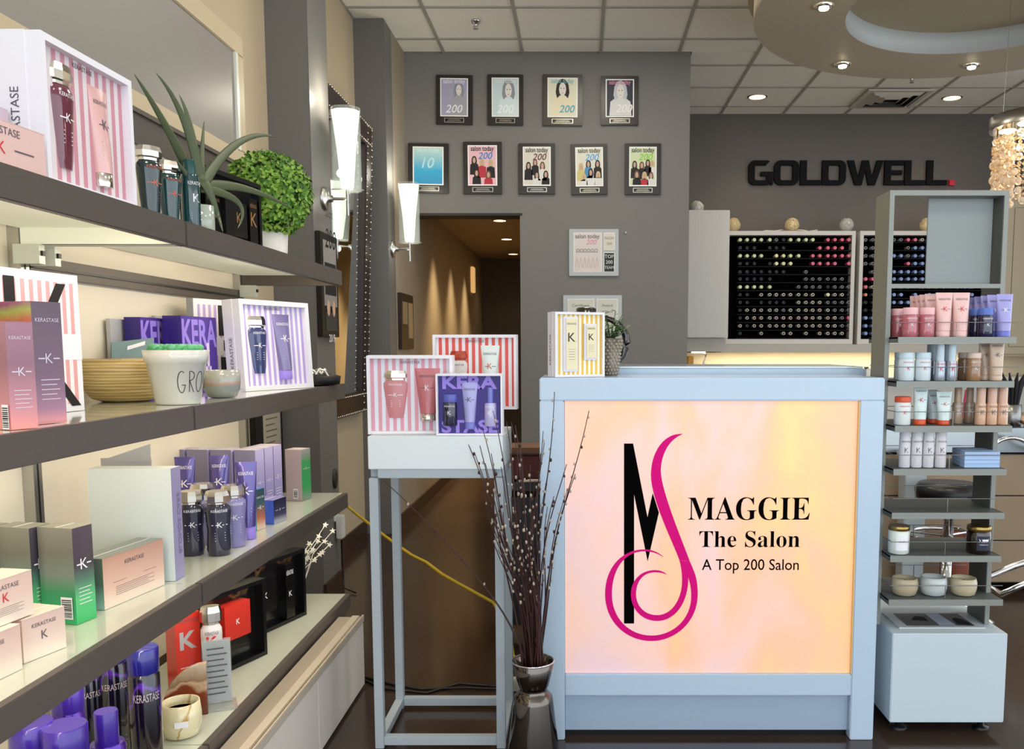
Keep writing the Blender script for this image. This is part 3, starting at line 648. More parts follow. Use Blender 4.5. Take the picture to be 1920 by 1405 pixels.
# ================================================================== DISPLAY STAND
st = thing('display_stand', 'tall white metal frame display stand with a white box top, left of the desk', 'stand', (-.487, 3.08, 0))
stm = M('stand_paint', '#a9b4bc', .35)
def ls(m, name, **k):
    o = m.build(name, st, **k); o.location = (.487, -3.08, 0); return o
x0, x1, y0, y1, q = -.712, -.262, 2.90, 3.265, .030
for (a, b) in ((x0, y0), (x1-q, y0), (x0, y1-q), (x1-q, y1-q)):
    m = MB(); m.box(a, a+q, b, b+q, 0, .944, stm); ls(m, 'leg', bevel=.0015)
for z in (.012, .9445):
    for b in (y0, y1-q): m = MB(); m.box(x0+q+.0005, x1-q-.0005, b, b+q, z, z+.03, stm); ls(m, 'frame_bar', bevel=.0015)
    for a in (x0, x1-q): m = MB(); m.box(a, a+q, y0+q+.0005, y1-q-.0005, z, z+.0285, stm); ls(m, 'frame_bar', bevel=.0015)
m = MB(); m.box(x0, x1, y0-.003, y1, .975, 1.086, M('stand_box_white', '#dfe7ea', .35)); ls(m, 'box_top', bevel=.002)
m = MB(); m.box(-.40, -.25, -.0, .09, 0, .07, white_card); o = m.build('riser_box'); o.location = (-.16, 3.15, 1.0865); tag(o, 'small white riser block hidden behind the gift boxes on the stand', 'box')

# ================================================================== WHITE PEDESTAL + PRODUCT TOWER
tw = M('tower_grey', '#8b8e88', .4, .2); twd = M('tower_dark', '#565b58', .45); olive = M('tower_olive_side', '#7e7a6b', .4)
pd = thing('white_pedestal', 'low white cube pedestal carrying the product tower right of the desk', 'pedestal', (1.305, 3.25, 0))
m = MB(); m.box(-.203, .205, -.24, .24, .045, .372, M('pedestal_white', '#c6d4dc', .35)); m.build('cube_body', pd, bevel=.003)
for (a, b) in ((-.15, -.18), (.15, -.18), (-.15, .18), (.15, .18)):
    m = MB(); m.lathe([(.03, 0), (.03, .01), (.012, .012), (.012, .044)], black, 14, a, b); m.build('foot', pd)
tower = thing('product_tower', 'tall grey metal product display tower with seven wire-railed trays', 'display rack', (1.29, 3.2, .3725))
def lt(m, name, **k):
    o = m.build(name, tower, **k); o.location = (-1.29, -3.2, -.3725); return o
TZ = 1.925; tl, tr = 1.075, 1.49
m = MB(); m.box(tl, tl+.016, 3.12, 3.26, .3725, TZ, olive); lt(m, 'side_panel', bevel=.001)
m = MB(); m.box(tr-.016, tr, 3.12, 3.26, .3725, TZ, twd); lt(m, 'side_panel', bevel=.001)
m = MB(); m.box(tl, tl+.016, 3.112, 3.12, .3725, TZ, tw); m.box(tr-.016, tr, 3.112, 3.12, .3725, TZ, tw); m.box(tl+.016, tr-.016, 3.112, 3.26, TZ-.018, TZ, tw); m.box(tl+.016, tr-.016, 3.112, 3.12, 1.588, 1.603, tw); lt(m, 'front_frame')
m = MB(); m.box(tl+.155, tr-.03, 3.165, 3.172, 1.605, TZ-.02, M('tower_blank', '#8c9494', .4)); lt(m, 'blank_panel', bevel=.001)
trayv = [632, 715, 799, 880, 962, 1043, 1125]; TZS = []
wire = M('rail_wire', '#8f8f8c', .25, .9)
for i, v in enumerate(trayv):
    z = zat(v, 3.02); TZS.append(z); dx = [0, 0, 0, 0, .0, -.004, .01][i]
    m = MB(); X0, X1 = 1.088, 1.494+dx-(.012 if i > 2 else 0)
    m.box(X0, X1, 3.02, 3.024, z-.022, z, tw); m.box(X0, X1, 3.024, 3.33, z-.006, z-.001, twd); m.box(X0, X0+.003, 3.024, 3.33, z-.02, z, twd); m.box(X1-.003, X1, 3.024, 3.33, z-.02, z, twd)
    o = lt(m, 'tray')
    h_ = .048 if i != 0 else .05
    m = MB(); yf, yb = 3.03, 3.325
    for yy in (yf, yb): m.tube([(X0+.006, yy, z+h_), (X1+(.02 if i < 4 else 0), yy, z+h_)], .0014, wire, 6)
    for xx in ((X0+X1)/2, ): 
        for yy in (yf, yb): m.tube([(xx, yy, z), (xx, yy, z+h_)], .0014, wire, 6)
    m.tube([(X0+.006, yf, z+h_), (X0+.006, yb, z+h_)], .0014, wire, 6)
    m.build('wire_rail', o)
# ================================================================== PRODUCT BUILDERS
def cap_profile(r, h): return [(r*.80, 0), (r*.84, h*.06), (r*1.04, h*.62), (r*.96, h*.94), (r*.9, h)]
def bain(parent, body, cap, H_=.19, w_=.062, d_=.045, print_=whiteprint, at=(0, 0, 0), taper=.66, name='bottle', logo=True, capcol=None, nested=False):
    """shoulder-heavy bottle narrowing to the foot with a faceted cap"""
    hb = H_*.80; rs = []
    prof = [(taper*.92, 0), (taper, .012*hb/.15), (taper+.04, .12*hb), (.86, .5*hb), (1.0, .84*hb), (.98, .93*hb), (.72, hb)]
    m = MB(); m.lathe([(w_/2*r, z) for r, z in prof], body, 28, at[0], at[1], at[2], 1, d_/w_); bo = m.build(name, parent)
    m = MB(); m.lathe([(w_/2*.80, hb), (w_/2*.8, hb+.006), (w_/2*1.0, hb+.009), (w_/2*1.0, hb+H_*.13), (w_/2*.86, H_)], cap, 10, at[0], at[1], at[2], 1, d_/w_*1.02, smooth=False); m.build('cap', bo if nested or parent is not None else bo)
    if logo:
        m = MB(); r0 = w_/2; rd = d_/2
        def fn(u, v):
            k = max(-1, min(1, u/(r0*1.0))); zz = v/hb; rr_ = .86+(.14)*min(1, max(0, (zz-.5)/.34)) if zz > .5 else taper+.04+(.82-taper)*max(0, (zz-.12)/.38)
            rx = rr_*r0; q_ = max(0, 1-(u/rx)**2)**.5
            return (at[0]+u, at[1]-rr_*rd*q_-.0008, at[2]+v)
        m.text('KERASTASE', H_*.038, 0, hb*.86, fn, print_, maxw=w_*.62); m.text('K', H_*.085, 0, hb*.56, fn, print_)
        m.flat([(-.3*w_, hb*.6), (-.09*w_, hb*.6), (-.09*w_, hb*.615), (-.3*w_, hb*.615)], fn, print_); m.flat([(.09*w_, hb*.6), (.3*w_, hb*.6), (.3*w_, hb*.615), (.09*w_, hb*.615)], fn, print_)
        for k in range(4): m.flat([(-.2*w_, hb*(.3+.05*k)), (.2*w_, hb*(.3+.05*k)), (.2*w_, hb*(.308+.05*k)), (-.2*w_, hb*(.308+.05*k))], fn, print_)
        m.build('lettering', bo)
    return bo
def tubep(parent, body, cap, H_=.18, w_=.058, print_=greyprint, kcol=None, at=(0, 0, 0), caph=.14, name='tube', capw=.8, upside=False, nologo=False):
    """squeeze tube standing on its cap: flat crimp on top"""
    m = MB(); n = 24; rings = []
    h0 = H_*caph
    for t in [0, .1, .3, .5, .7, .85, .94, .955, 1]:
        rx = w_/2*(capw+(1-capw)*t); ry = w_/2*capw*(1-t**1.6)+.0012
        z = h0+(H_-h0)*t
        rings.append([(at[0]+rx*math.cos(2*PI*j/n), at[1]+ry*math.sin(2*PI*j/n), at[2]+z) for j in range(n)])
    m.loft(rings, body); bo = m.build(name, parent)
    m = MB(); m.lathe([(w_/2*capw*.97, 0), (w_/2*capw*1.0, .002), (w_/2*capw, h0-.001), (w_/2*capw*.94, h0)], cap, 24, *at); m.build('cap', bo)
    if not nologo:
        m = MB()
        def fn(u, v):
            t = min(1, max(0, (v-h0)/(H_-h0))); ry = w_/2*capw*(1-t**1.6)+.0012; rx = w_/2*(capw+(1-capw)*t)
            return (at[0]+u, at[1]-ry*max(0, 1-(u/rx)**2)**.5-.0009, at[2]+v)
        m.text('KERASTASE', H_*.042, 0, H_*.83, fn, print_, maxw=w_*.68); m.text('K', H_*.1, 0, H_*.58, fn, kcol or print_)
        m.flat([(-.26*w_, H_*.62), (-.1*w_, H_*.62), (-.1*w_, H_*.63), (-.26*w_, H_*.63)], fn, print_); m.flat([(.1*w_, H_*.62), (.3*w_, H_*.62), (.3*w_, H_*.63), (.1*w_, H_*.63)], fn, print_)
        for k in range(5): m.flat([(-.24*w_, H_*(.27+.045*k)), (.22*w_, H_*(.27+.045*k)), (.22*w_, H_*(.275+.045*k)), (-.24*w_, H_*(.275+.045*k))], fn, print_)
        m.build('lettering', bo)
    return bo
def cylp(parent, body, cap, H_=.16, r=.022, capf=.25, rc=None, at=(0, 0, 0), name='bottle', print_=whiteprint, txt='KERASTASE', shoulder=True, tv=.6, kk=True, lines=3, dome=False, th=.05):
    """round bottle / can / jar"""
    rc = rc or r*.98; hb = H_*(1-capf)
    m = MB(); pr = [(r*.95, 0), (r, .003), (r, hb-.008 if shoulder else hb), (r*.9 if shoulder else r, hb)]
    m.lathe(pr, body, 24, *at); bo = m.build(name, parent)
    m = MB(); pc = [(rc*.98, hb), (rc, hb+.002), (rc, H_-.003), (rc*.94, H_)]
    if dome: pc = [(rc, hb), (rc, H_-rc*.5), (rc*.85, H_-rc*.2), (rc*.5, H_-.001), (.002, H_)]
    m.lathe(pc, cap, 24, *at); m.build('cap', bo)
    if print_ is not None:
        m = MB(); fn = lambda u, v: (at[0]+(r+.0006)*math.sin(u/r), at[1]-(r+.0006)*math.cos(u/r), at[2]+v)
        if txt: m.text(txt, H_*th, 0, hb*(tv+.2), fn, print_, maxw=r*1.7)
        if kk: m.text('K', H_*.12, 0, hb*(tv-.12), fn, print_)
        for k in range(lines): m.flat([(-r*.6, hb*(.16+.05*k)), (r*.6, hb*(.16+.05*k)), (r*.6, hb*(.168+.05*k)), (-r*.6, hb*(.168+.05*k))], fn, print_)
        m.build('lettering', bo)
    return bo
def carton_mesh(w_, d_, h_, front, side=None, top=None, back=None):
    m = MB(); x, y = w_/2, d_
    side = side or front; top = top or side
    m.add([(-x, 0, 0), (x, 0, 0), (x, 0, h_), (-x, 0, h_)], [(0, 1, 2, 3)], front)
    m.add([(-x, 0, 0), (-x, y, 0), (-x, y, h_), (-x, 0, h_)], [(0, 3, 2, 1)], side); m.add([(x, 0, 0), (x, y, 0), (x, y, h_), (x, 0, h_)], [(0, 1, 2, 3)], side)
    m.add([(-x, y, 0), (x, y, 0), (x, y, h_), (-x, y, h_)], [(0, 3, 2, 1)], back or side)
    m.add([(-x, 0, h_), (x, 0, h_), (x, y, h_), (-x, y, h_)], [(0, 1, 2, 3)], top); m.add([(-x, 0, 0), (x, 0, 0), (x, y, 0), (-x, y, 0)], [(0, 3, 2, 1)], side)
    return m
def carton(name, label, cat, P0, P1, h_, d_, front, side=None, top=None, group=None, pr=None, rz=None, yawadd=0, w_=None, prints=None, flaps=True):
    """box whose front bottom edge runs from P0 (left) to P1 (right)"""
    v = P1-P0; yaw = math.atan2(v.y, v.x) if rz is None else rz; W = w_ or Vector((v.x, v.y)).length
    mid = (P0+P1)/2
    t = thing(name, label, cat, (mid.x, mid.y, mid.z+.0004), yaw+yawadd, group)
    carton_mesh(W, d_, h_, front, side, top).build('carton_body', t)
    if flaps:
        m = MB(); m.box(-W/2, W/2, -.0004, d_+.0004, h_+.0001, h_+.0009, top or side or front); m.box(-W/2+.002, W/2-.002, d_*.47, d_*.5, h_+.0009, h_+.0013, whiteprint); m.build('top_flap', t)
    if prints:
        m = MB(); prints(m, W, d_, h_); m.build('print', t)
    return t
def ff(u, v, e=0): return (u, -.0007-e, v)                        # front face
def sidef(W): return lambda u, v, e=0: (-W/2-.0018-e, -u, v)       # left face, u runs to the viewer's right
def std_print(col=whiteprint, k=True, bars=True, txt=.045, tz=.78, kz=.5, kh=.1, ls=True, kcol=None, maxw=.8):
    def f(m, W, D, Hh):
        m.text('KERASTASE', Hh*txt, 0, Hh*tz, ff, col, maxw=W*maxw)
        if k: m.text('K', Hh*kh, 0, Hh*kz, ff, kcol or col)
        if bars:
            for s in (-1, 1): m.flat([(s*W*.14, Hh*(kz+kh*.42)), (s*W*.36, Hh*(kz+kh*.42)), (s*W*.36, Hh*(kz+kh*.55)), (s*W*.14, Hh*(kz+kh*.55))], ff, col)
        if ls:
            for q in range(5): m.flat([(-W*.32, Hh*(.2+.04*q)), (W*(.32-.1*(q % 2)), Hh*(.2+.04*q)), (W*(.32-.1*(q % 2)), Hh*(.207+.04*q)), (-W*.32, Hh*(.207+.04*q))], ff, col)
    return f
def barcode(m, fn, u, v, w_, h_, vertical=False):
    m.flat([(u-w_/2, v-h_/2), (u+w_/2, v-h_/2), (u+w_/2, v+h_/2), (u-w_/2, v+h_/2)], fn, whiteprint)
    rnd = random.Random(3); x = -.42; f2 = lambda a, b: fn(a, b, .0004)
    while x < .4:
        t = .02+.04*rnd.random()
        if vertical: q = [(u-w_*.42, v+h_*x), (u+w_*.42, v+h_*x), (u+w_*.42, v+h_*(x+t)), (u-w_*.42, v+h_*(x+t))]
        else: q = [(u+w_*x, v-h_*.42), (u+w_*(x+t), v-h_*.42), (u+w_*(x+t), v+h_*.42), (u+w_*x, v+h_*.42)]
        m.flat(q, f2, blackprint); x += t+.02+.03*rnd.random()
def gift_box(name, label, P0, P1, h_, d_, card, items, rz=None, outer=white_card, group=None, rim=.014, tilt=0, sidetext=None, title='KERASTASE', recess=.02, W=None, lip=None, titlecol=greyprint, big=None, open_=True):
    """display box: white tray with a rim, a printed card recessed in it and the packed products"""
    v = P1-P0; yaw = math.atan2(v.y, v.x) if rz is None else rz; W = W or Vector((v.x, v.y)).length; mid = (P0+P1)/2
    t = thing(name, label, 'gift box', (mid.x, mid.y, mid.z+.0005), rot=(R(-tilt), 0, yaw), group=group)
    m = MB(); m.box(-W/2, W/2, recess+.002, d_, 0, h_, outer)
    m.box(-W/2, -W/2+rim, 0, recess+.002, 0, h_, outer); m.box(W/2-rim, W/2, 0, recess+.002, 0, h_, outer); m.box(-W/2+rim, W/2-rim, 0, recess+.002, 0, rim, outer); m.box(-W/2+rim, W/2-rim, 0, recess+.002, h_-rim, h_, outer)
    m.build('tray', t)
    m = MB(); m.box(-W/2+rim, W/2-rim, recess-.002, recess+.0015, rim, h_-rim, card); m.build('printed_card', t)
    m = MB(); fn = lambda u, v: (u, recess-.0028, v)
    if title: m.text(title, h_*.033, 0, h_*.90, fn, titlecol, maxw=W*.35)
    if big:
        for (s, hh, uu, vv, col) in big: m.text(s, hh, uu, vv, fn, col, maxw=W*.9, off=.03)
    if sidetext: m.text(sidetext, d_*.19, -d_*.55, h_*.42, lambda u, v: (-W/2-.002, -u, v), greyprint, vert=True)
    # thin joint between sleeve and lid on the side
    if m.f: m.build('lettering', t)
    m = MB(); m.box(-W/2-.0012, W/2+.0012, recess+.012, d_+.0008, -.0002, h_+.0012, outer); m.build('sleeve', t)
    for it in items: it(t, W, h_, recess)
    return t
def purple(h): return M('p_'+h, h, .3)
# ================================================================== LEFT SHELVES: PRODUCTS
Z1, Z2, Z3, Z4 = SZ
V = Vector
def sp(u, v, X, Z): q = aX(u, v, X); return V((X, q.y, Z))          # stand on a shelf in the column of a pixel
st_pink = stripes('stripes_rose', '#e4dadd', '#cf8f9c', .030); st_pink2 = stripes('stripes_pink', '#dde0ea', '#d99aa8', .0245)
st_lav = stripes('stripes_lavender', '#efe9f0', '#b9a4dc', .026); st_red = stripes('stripes_red', '#ece9ea', '#e0564e', .024); st_yel = stripes('stripes_yellow', '#eef0e0', '#e7b93f', .017)
silvercap = M('silver_faceted_cap', '#dcd6cc', .12, 1)
wine = M('wine_bottle', '#6e3344', .12, coat=.8); clearpink = M('clear_pink_tube', '#e3b4b0', .15, coat=.6); navyb = M('navy_bottle', '#3a4270', .12, coat=.8); lavtube = M('violet_tube', '#7d74a6', .18, coat=.6); rose = M('rose_bottle', '#c98389', .25, coat=.3); rosed = M('rose_tube', '#c27076', .25, coat=.3)
def it_bain(fx, H_, w_, body, cap, z0=.035, **k): return lambda t, W, h, rc: bain(t, body, cap, H_, w_, .03, at=(-W/2+fx*W, rc+.001, z0), **k)
def it_tube(fx, H_, w_, body, cap, z0=.03, **k): return lambda t, W, h, rc: tubep(t, body, cap, H_, w_, at=(-W/2+fx*W, rc-.002, z0), capw=.62, **k)
def it_cyl(fx, H_, r, body, cap, z0=.03, **k): return lambda t, W, h, rc: cylp(t, body, cap, H_, r, at=(-W/2+fx*W, rc, z0), **k)
# --- top shelf
gift_box('gift_set', 'rose striped gift box with wine bottle and clear tube, nearest on the top shelf', V((-1.035, 1.741, Z1)), V((-1.028, 2.068, Z1)), .288, .088, st_pink, [it_bain(.27, .205, .078, wine, silvercap, .045), it_tube(.66, .21, .072, clearpink, silvercap, .03)], sidetext='KÉRASTASE')
pinkc = M('pale_pink_carton', '#e7c3bb', .3, coat=.3); pinkw = ramp_mat('white_pink_carton', [(0, '#efb6a6'), (.5, '#e9cfca'), (1, '#e4dde0')], 'Z', .18, .35)
carton('small_carton', 'small pale pink carton with a red K, in front of the top shelf gift box', 'box', V((-1.03, 1.47, Z1)), V((-1.015, 1.70, Z1)), .082, .03, pinkc, group='pale cartons at the near end of the top shelf', prints=std_print(greyprint, kcol=redprint, txt=.16, tz=.72, kz=.3, kh=.26, ls=False, maxw=.5))
carton('carton', 'pale lilac carton behind the small pink carton on the top shelf', 'box', V((-1.12, 1.45, Z1)), V((-1.10, 1.73, Z1)), .135, .03, M('lilac_carton', '#cfb9c6', .35), group='pale cartons at the near end of the top shelf')
carton('carton', 'salmon edged black and white carton at the left frame edge of the top shelf', 'box', V((-1.2, 1.5, Z1)), V((-1.19, 1.7, Z1)), .2, .04, pinkw, black, group='pale cartons at the near end of the top shelf')
teal = M('teal_bottle', '#0a2a2c', .08, coat=1); teal2 = M('teal_bottle_light', '#163f42', .1, coat=1)
def bottle_thing(fn, tname, label, cat, loc, rz=0, group=None, **k):
    t = thing(tname, label, cat, (loc.x, loc.y, loc.z), rz, group); fn(t, **k); return t
bottle_thing(bain, 'shampoo_bottle', 'dark teal bottle with faceted silver cap next to the rose gift box', 'bottle', sp(281, 350, -1.06, Z1), R(62), 'teal bottles on the top shelf', body=teal, cap=silvercap, H_=.172, w_=.066, d_=.05, name='bottle_body', print_=M('copper_print', '#d86a50', .4))
bottle_thing(bain, 'shampoo_bottle', 'second teal bottle with silver cap, left of the teal spray bottle', 'bottle', sp(318, 360, -1.07, Z1), R(62), 'teal bottles on the top shelf', body=teal2, cap=silvercap, H_=.162, w_=.062, d_=.05, name='bottle_body', print_=M('copper_print', '#d86a50', .4))
bottle_thing(cylp, 'spray_bottle', 'slim teal spray bottle with silver collar beside the aloe', 'bottle', sp(357, 360, -1.04, Z1), R(60), 'teal bottles on the top shelf', body=teal2, cap=M('teal_pump', '#174a44', .2), H_=.178, r=.024, capf=.22, rc=.015, name='bottle_body')
# aloe
aloem = ramp_mat('aloe_leaf', [(0, '#3f4a30'), (.45, '#59633f'), (.62, '#8e9270'), (1, '#4b5738')], 'Z', .05, .5, noise=1.6, nscale=90)
ab = aX(374, 338, -1.06); t = thing('aloe_plant', 'spiky mottled aloe with long curling leaves in a small glass pot', 'plant', (ab.x, ab.y, Z1+.0005))
m = MB(); m.lathe([(.032, 0), (.036, .004), (.036, .075), (.033, .075), (.033, .006)], M('pot_glass', '#aeb8ac', .1, coat=.6), 20, cap1=True); m.build('glass_pot', t)
zb = ab.z-Z1
def leafm(tip, bulge, wd, Xt):
    q = aX(tip[0], tip[1], Xt); T = V((q.x-ab.x, q.y-ab.y, q.z-Z1)); B0 = V((random.uniform(-.01, .01), random.uniform(-.01, .01), zb-.02 if q.z-Z1 > .02 else zb))
    mid = B0.lerp(T, .5)+V(bulge); m = MB(); rings = []; n = 12
    pts = [(B0*(1-s)**2+mid*2*s*(1-s)+T*s*s) for s in [i/n for i in range(n+1)]]
    for i, p in enumerate(pts):
        s = i/n; tdir = (pts[min(i+1, n)]-pts[max(i-1, 0)]).normalized(); side = tdir.cross(V((.8, -.6, 0))).normalized() if abs(tdir.dot(V((.8, -.6, 0)))) < .95 else V((0, 0, 1))
        nrm = tdir.cross(side).normalized(); r = 1.3*wd*(1-s)**.7*(1 if i else .8)+.0009
        rings.append([p+side*r*math.cos(a)+nrm*r*.35*math.sin(a)*(1 if math.sin(a) > 0 else .6) for a in [k*PI/4 for k in range(8)]])
    m.loft(rings, aloem); m.build('leaf', t)
for q in [((252, 140), (0, .0, .03), .014, -1.04), ((293, 138), (0, .05, .08), .012, -1.08), ((336, 178), (0, .03, .06), .010, -1.10), ((383, 228), (0, -.01, .01), .008, -1.08), ((516, 257), (.0, -.05, .09), .012, -1.06), ((434, 288), (0, -.02, .03), .009, -1.12), ((548, 392), (.0, -.1, .05), .013, -1.02), ((446, 428), (.03, .22, .07), .010, -1.03), ((418, 436), (.02, -.05, .05), .013, -1.02), ((330, 300), (0, 0, -.01), .010, -1.02)]:
    leafm(*q)
# black gift tray, topiary
blackcard = ramp_mat('black_gold_card', [(0, '#0a0808'), (.56, '#0f0b0a'), (.62, '#8a6238'), (.66, '#120d0c'), (1, '#060505')], 'Z', .4, .3, noise=.5, nscale=9, coat=.4)
blk = M('black_card', '#0b0a0c', .3, coat=.3); goldp = M('gold_print', '#c79a62', .35, .6)
def it_box(fx, w_, h_, z0, mat, d=.03, col=goldp, kh=.3, txt=None):
    def f(t, W, h, rc):
        x = -W/2+fx*W; m = MB(); m.box(x-w_/2, x+w_/2, rc-d, rc-.003, z0, z0+h_, mat); o = m.build('packed_carton', t)
        m = MB(); fn = lambda u, v: (x+u, rc-d-.0008, z0+v)
        if kh: m.text('K', h_*kh, 0, h_*.4, fn, col)
        if txt: m.text(txt, h_*.08, 0, h_*.8, fn, col, maxw=w_*.8)
        if m.f: m.build('print', o)
    return f
a = sp(395, 400, -1.10, Z1); b = sp(528, 400, -1.06, Z1)
gift_box('gift_set', 'black and gold gift tray with dark cartons leaning below the aloe leaves, top shelf', V((-1.13, 2.62, Z1)), V((-1.075, 3.00, Z1)), .225, .05, blackcard, [it_box(.24, .085, .12, .03, blk, txt='KÉRASTASE'), it_box(.40, .04, .15, .02, black, .045, kh=0), it_box(.62, .10, .11, .035, blk), it_box(.86, .05, .15, .02, blk, txt='KÉRASTASE')], outer=black, title=None, recess=.03)
tc_ = aX(503, 366, -1.20); t = thing('topiary_plant', 'round clipped boxwood topiary ball in a narrow white marble pot', 'plant', (tc_.x, tc_.y, Z1+.0005))
m = MB(); m.lathe([(.05, 0), (.062, .01), (.068, .12), (.055, .12)], M('marble_pot', '#e6e1da', .4, noise=.15, nscale=30), 16); m.build('pot', t)
zc_ = tc_.z-Z1; m = MB(); lm_ = [M('box_leaf_%d' % i, c, .5) for i, c in enumerate(['#3f6a1e', '#5d8a2a', '#7fa63c', '#2c4d18', '#94b84c'])]
m.ball((0, 0, zc_), .125, lm_[3], 16, 10)
rnd = random.Random(5); rb = .148
for i in range(620):
    zz = 1-2*(i+.5)/620; ph = i*2.39996; rr_ = (1-zz*zz)**.5; d = V((rr_*math.cos(ph), rr_*math.sin(ph), zz)); r0 = rb*(.93+.14*rnd.random())
    c = d*r0+V((0, 0, zc_)); up = V((0, 0, 1)) if abs(d.z) < .9 else V((1, 0, 0)); a1 = d.cross(up).normalized(); a2 = d.cross(a1); k0 = rnd.random()*6
    for L_ in range(4):
        an = k0+L_*PI/2; q = a1*math.cos(an)+a2*math.sin(an); p_ = a1*-math.sin(an)+a2*math.cos(an); s_ = .012+.004*rnd.random(); lift = d*(.004+.006*(L_ % 2))
        m.add([c, c+q*s_*.6+p_*s_*.55+lift, c+q*s_*1.25+lift*1.6, c+q*s_*.6-p_*s_*.55+lift], [(0, 1, 2, 3)], lm_[rnd.choice([0, 1, 1, 2, 2, 4])])
m.raw = True; m.build('foliage', t, kind='stuff')

# --- second shelf
kbig = V((-1.225, 1.66, Z2)); 
def kprint(m, W, D, Hh):
    m.flat([(-.46*W, Hh*.06), (.46*W, Hh*.06), (.46*W, Hh*.94), (-.46*W, Hh*.94)], ff, stripes('stripes_blush', '#efe9e8', '#dfa0a4', .026))
    f2 = lambda u, v: (u, -.0012, v); f3 = lambda u, v: (u, -.0017, v)
    m.flat([(-.5*W, Hh*.38), (.5*W, Hh*.38), (.5*W, Hh*.57), (-.5*W, Hh*.57)], f2, white_card)
    m.flat([(-.09*W, Hh*.62), (-.01*W, Hh*.62), (-.01*W, Hh*.95), (-.09*W, Hh*.95)], f2, blackprint)
    m.flat([(.15*W, Hh*.62), (.23*W, Hh*.62), (.39*W, Hh*.93), (.31*W, Hh*.93)], f2, blackprint)
    m.flat([(.20*W, Hh*.3), (.28*W, Hh*.3), (.47*W, Hh*.04), (.39*W, Hh*.04)], f2, blackprint)
    m.text('KERASTASE', Hh*.08, -.08*W, Hh*.44, f3, blackprint, maxw=W*.66)
carton('gift_sleeve', 'large white and blush striped carton with big black K strokes, near end of second shelf', 'box', V((-1.235, 1.70, Z2)), V((-1.195, 2.10, Z2)), .318, .05, white_card, prints=kprint)
holo = ramp_mat('holographic_side', [(0, '#e88a6a'), (.25, '#5b2438'), (.5, '#8c2f3c'), (.68, '#e0742f'), (.82, '#b85a40'), (.92, '#9aa24e'), (1, '#8c4a68')], 'Z', .24, .25, noise=.1, nscale=14, coat=.6)
plum = ramp_mat('plum_front', [(0, '#e08f8f'), (.12, '#a06a86'), (.4, '#6c4560'), (1, '#4c2c44')], 'Z', .24, .3, coat=.5)
dusty = ramp_mat('dusty_pink', [(0, '#f0948c'), (.25, '#c4808c'), (.6, '#8d5a6c'), (1, '#a06c80')], 'Z', .2, .35, coat=.4)
def holop(m, W, D, Hh):
    std_print(M('silver_print', '#cfc4d0', .3, .3), kz=.5, kh=.08, tz=.84, txt=.03)(m, W, D, Hh); barcode(m, sidef(W), -D*.2, Hh*.12, .018, .045, True)
carton('tall_carton', 'tall plum carton with iridescent orange side, in front of the blush striped carton', 'box', V((-1.06, 1.70, Z2)), V((-1.040, 1.763, Z2)), .238, .085, plum, holo, group='plum and pink cartons at the near end of the second shelf', prints=holop)
carton('tall_carton', 'dusty pink carton with silver K, foremost at the left edge of the second shelf', 'box', V((-1.037, 1.585, Z2)), V((-1.017, 1.632, Z2)), .196, .06, dusty, dusty, group='plum and pink cartons at the near end of the second shelf', prints=holop)
carton('tall_carton', 'mauve carton cut by the left frame edge beside the plum one', 'box', V((-1.19, 1.66, Z2)), V((-1.17, 1.725, Z2)), .238, .07, plum, dusty, group='plum and pink cartons at the near end of the second shelf')
# bamboo bowl
bam = ramp_mat('bamboo_strips', [(0, '#a98a52'), (.4, '#c8a96e'), (.6, '#d9bf86'), (1, '#b0915a')], 'Z', .012, .4, noise=.6, nscale=3, stretch=(1, 1, 120), period=False)
bam = ramp_mat('bamboo_layers', [(0, '#9a7a44'), (.45, '#c9aa6c'), (.6, '#dcc48c'), (1, '#b3955c')], 'Z', .0085, .45, noise=.9, nscale=14, stretch=(.4, .4, 14), period=True)
p = aZ(246, 744, Z2); t = thing('bamboo_bowl', 'layered bamboo bowl partly behind the white flower pot', 'bowl', (-1.285, 2.465, Z2+.0005))
m = MB(); m.lathe([(.06, 0), (.085, .008), (.112, .045), (.126, .08), (.131, .118), (.125, .118), (.119, .08), (.105, .047), (.08, .014), (.002, .010)], bam, 40, cap1=False); m.build('bowl_body', t)
m = MB(); m.box(-.05, .05, -.04, .04, .10, .112, white_card); m.box(-.09, -.03, -.03, .05, .11, .118, M('silver_tools', '#a9a9a5', .3, .6)); tag(m.build('folded_cards'), 'folded cards lying in the bamboo bowl', 'paper'); bpy.data.objects['folded_cards'].location = (-1.285, 2.46, Z2)
# pot GROW
pw = M('white_ceramic', '#dcdad0', .15, coat=.7)
p = V((-1.077, 2.335, Z2)); t = thing('flower_pot', 'white ceramic pot with thin lettering and a small green succulent', 'plant pot', (p.x, p.y, p.z+.0005), R(44))
m = MB(); m.lathe([(.052, 0), (.056, .004), (.074, .108), (.078, .110), (.083, .143), (.077, .143), (.072, .112), (.07, .112)], pw, 40); m.build('pot', t)
m = MB()
def potf(u, v): r_ = .0567+.018*v/.108; a_ = u/.066; return ((r_)*math.sin(a_), -r_*math.cos(a_), v)
def stroke(m, pts, wd, fn, mat):
    for i in range(len(pts)-1):
        (x0, y0), (x1, y1) = pts[i], pts[i+1]; L0 = math.hypot(x1-x0, y1-y0) or 1; nx, ny = -(y1-y0)/L0*wd, (x1-x0)/L0*wd; ex, ey = (x1-x0)/L0*wd*.5, (y1-y0)/L0*wd*.5
        m.add([fn(x0+nx-ex, y0+ny-ey), fn(x0-nx-ex, y0-ny-ey), fn(x1-nx+ex, y1-ny+ey), fn(x1+nx+ex, y1+ny+ey)], [(0, 1, 2, 3)], mat)
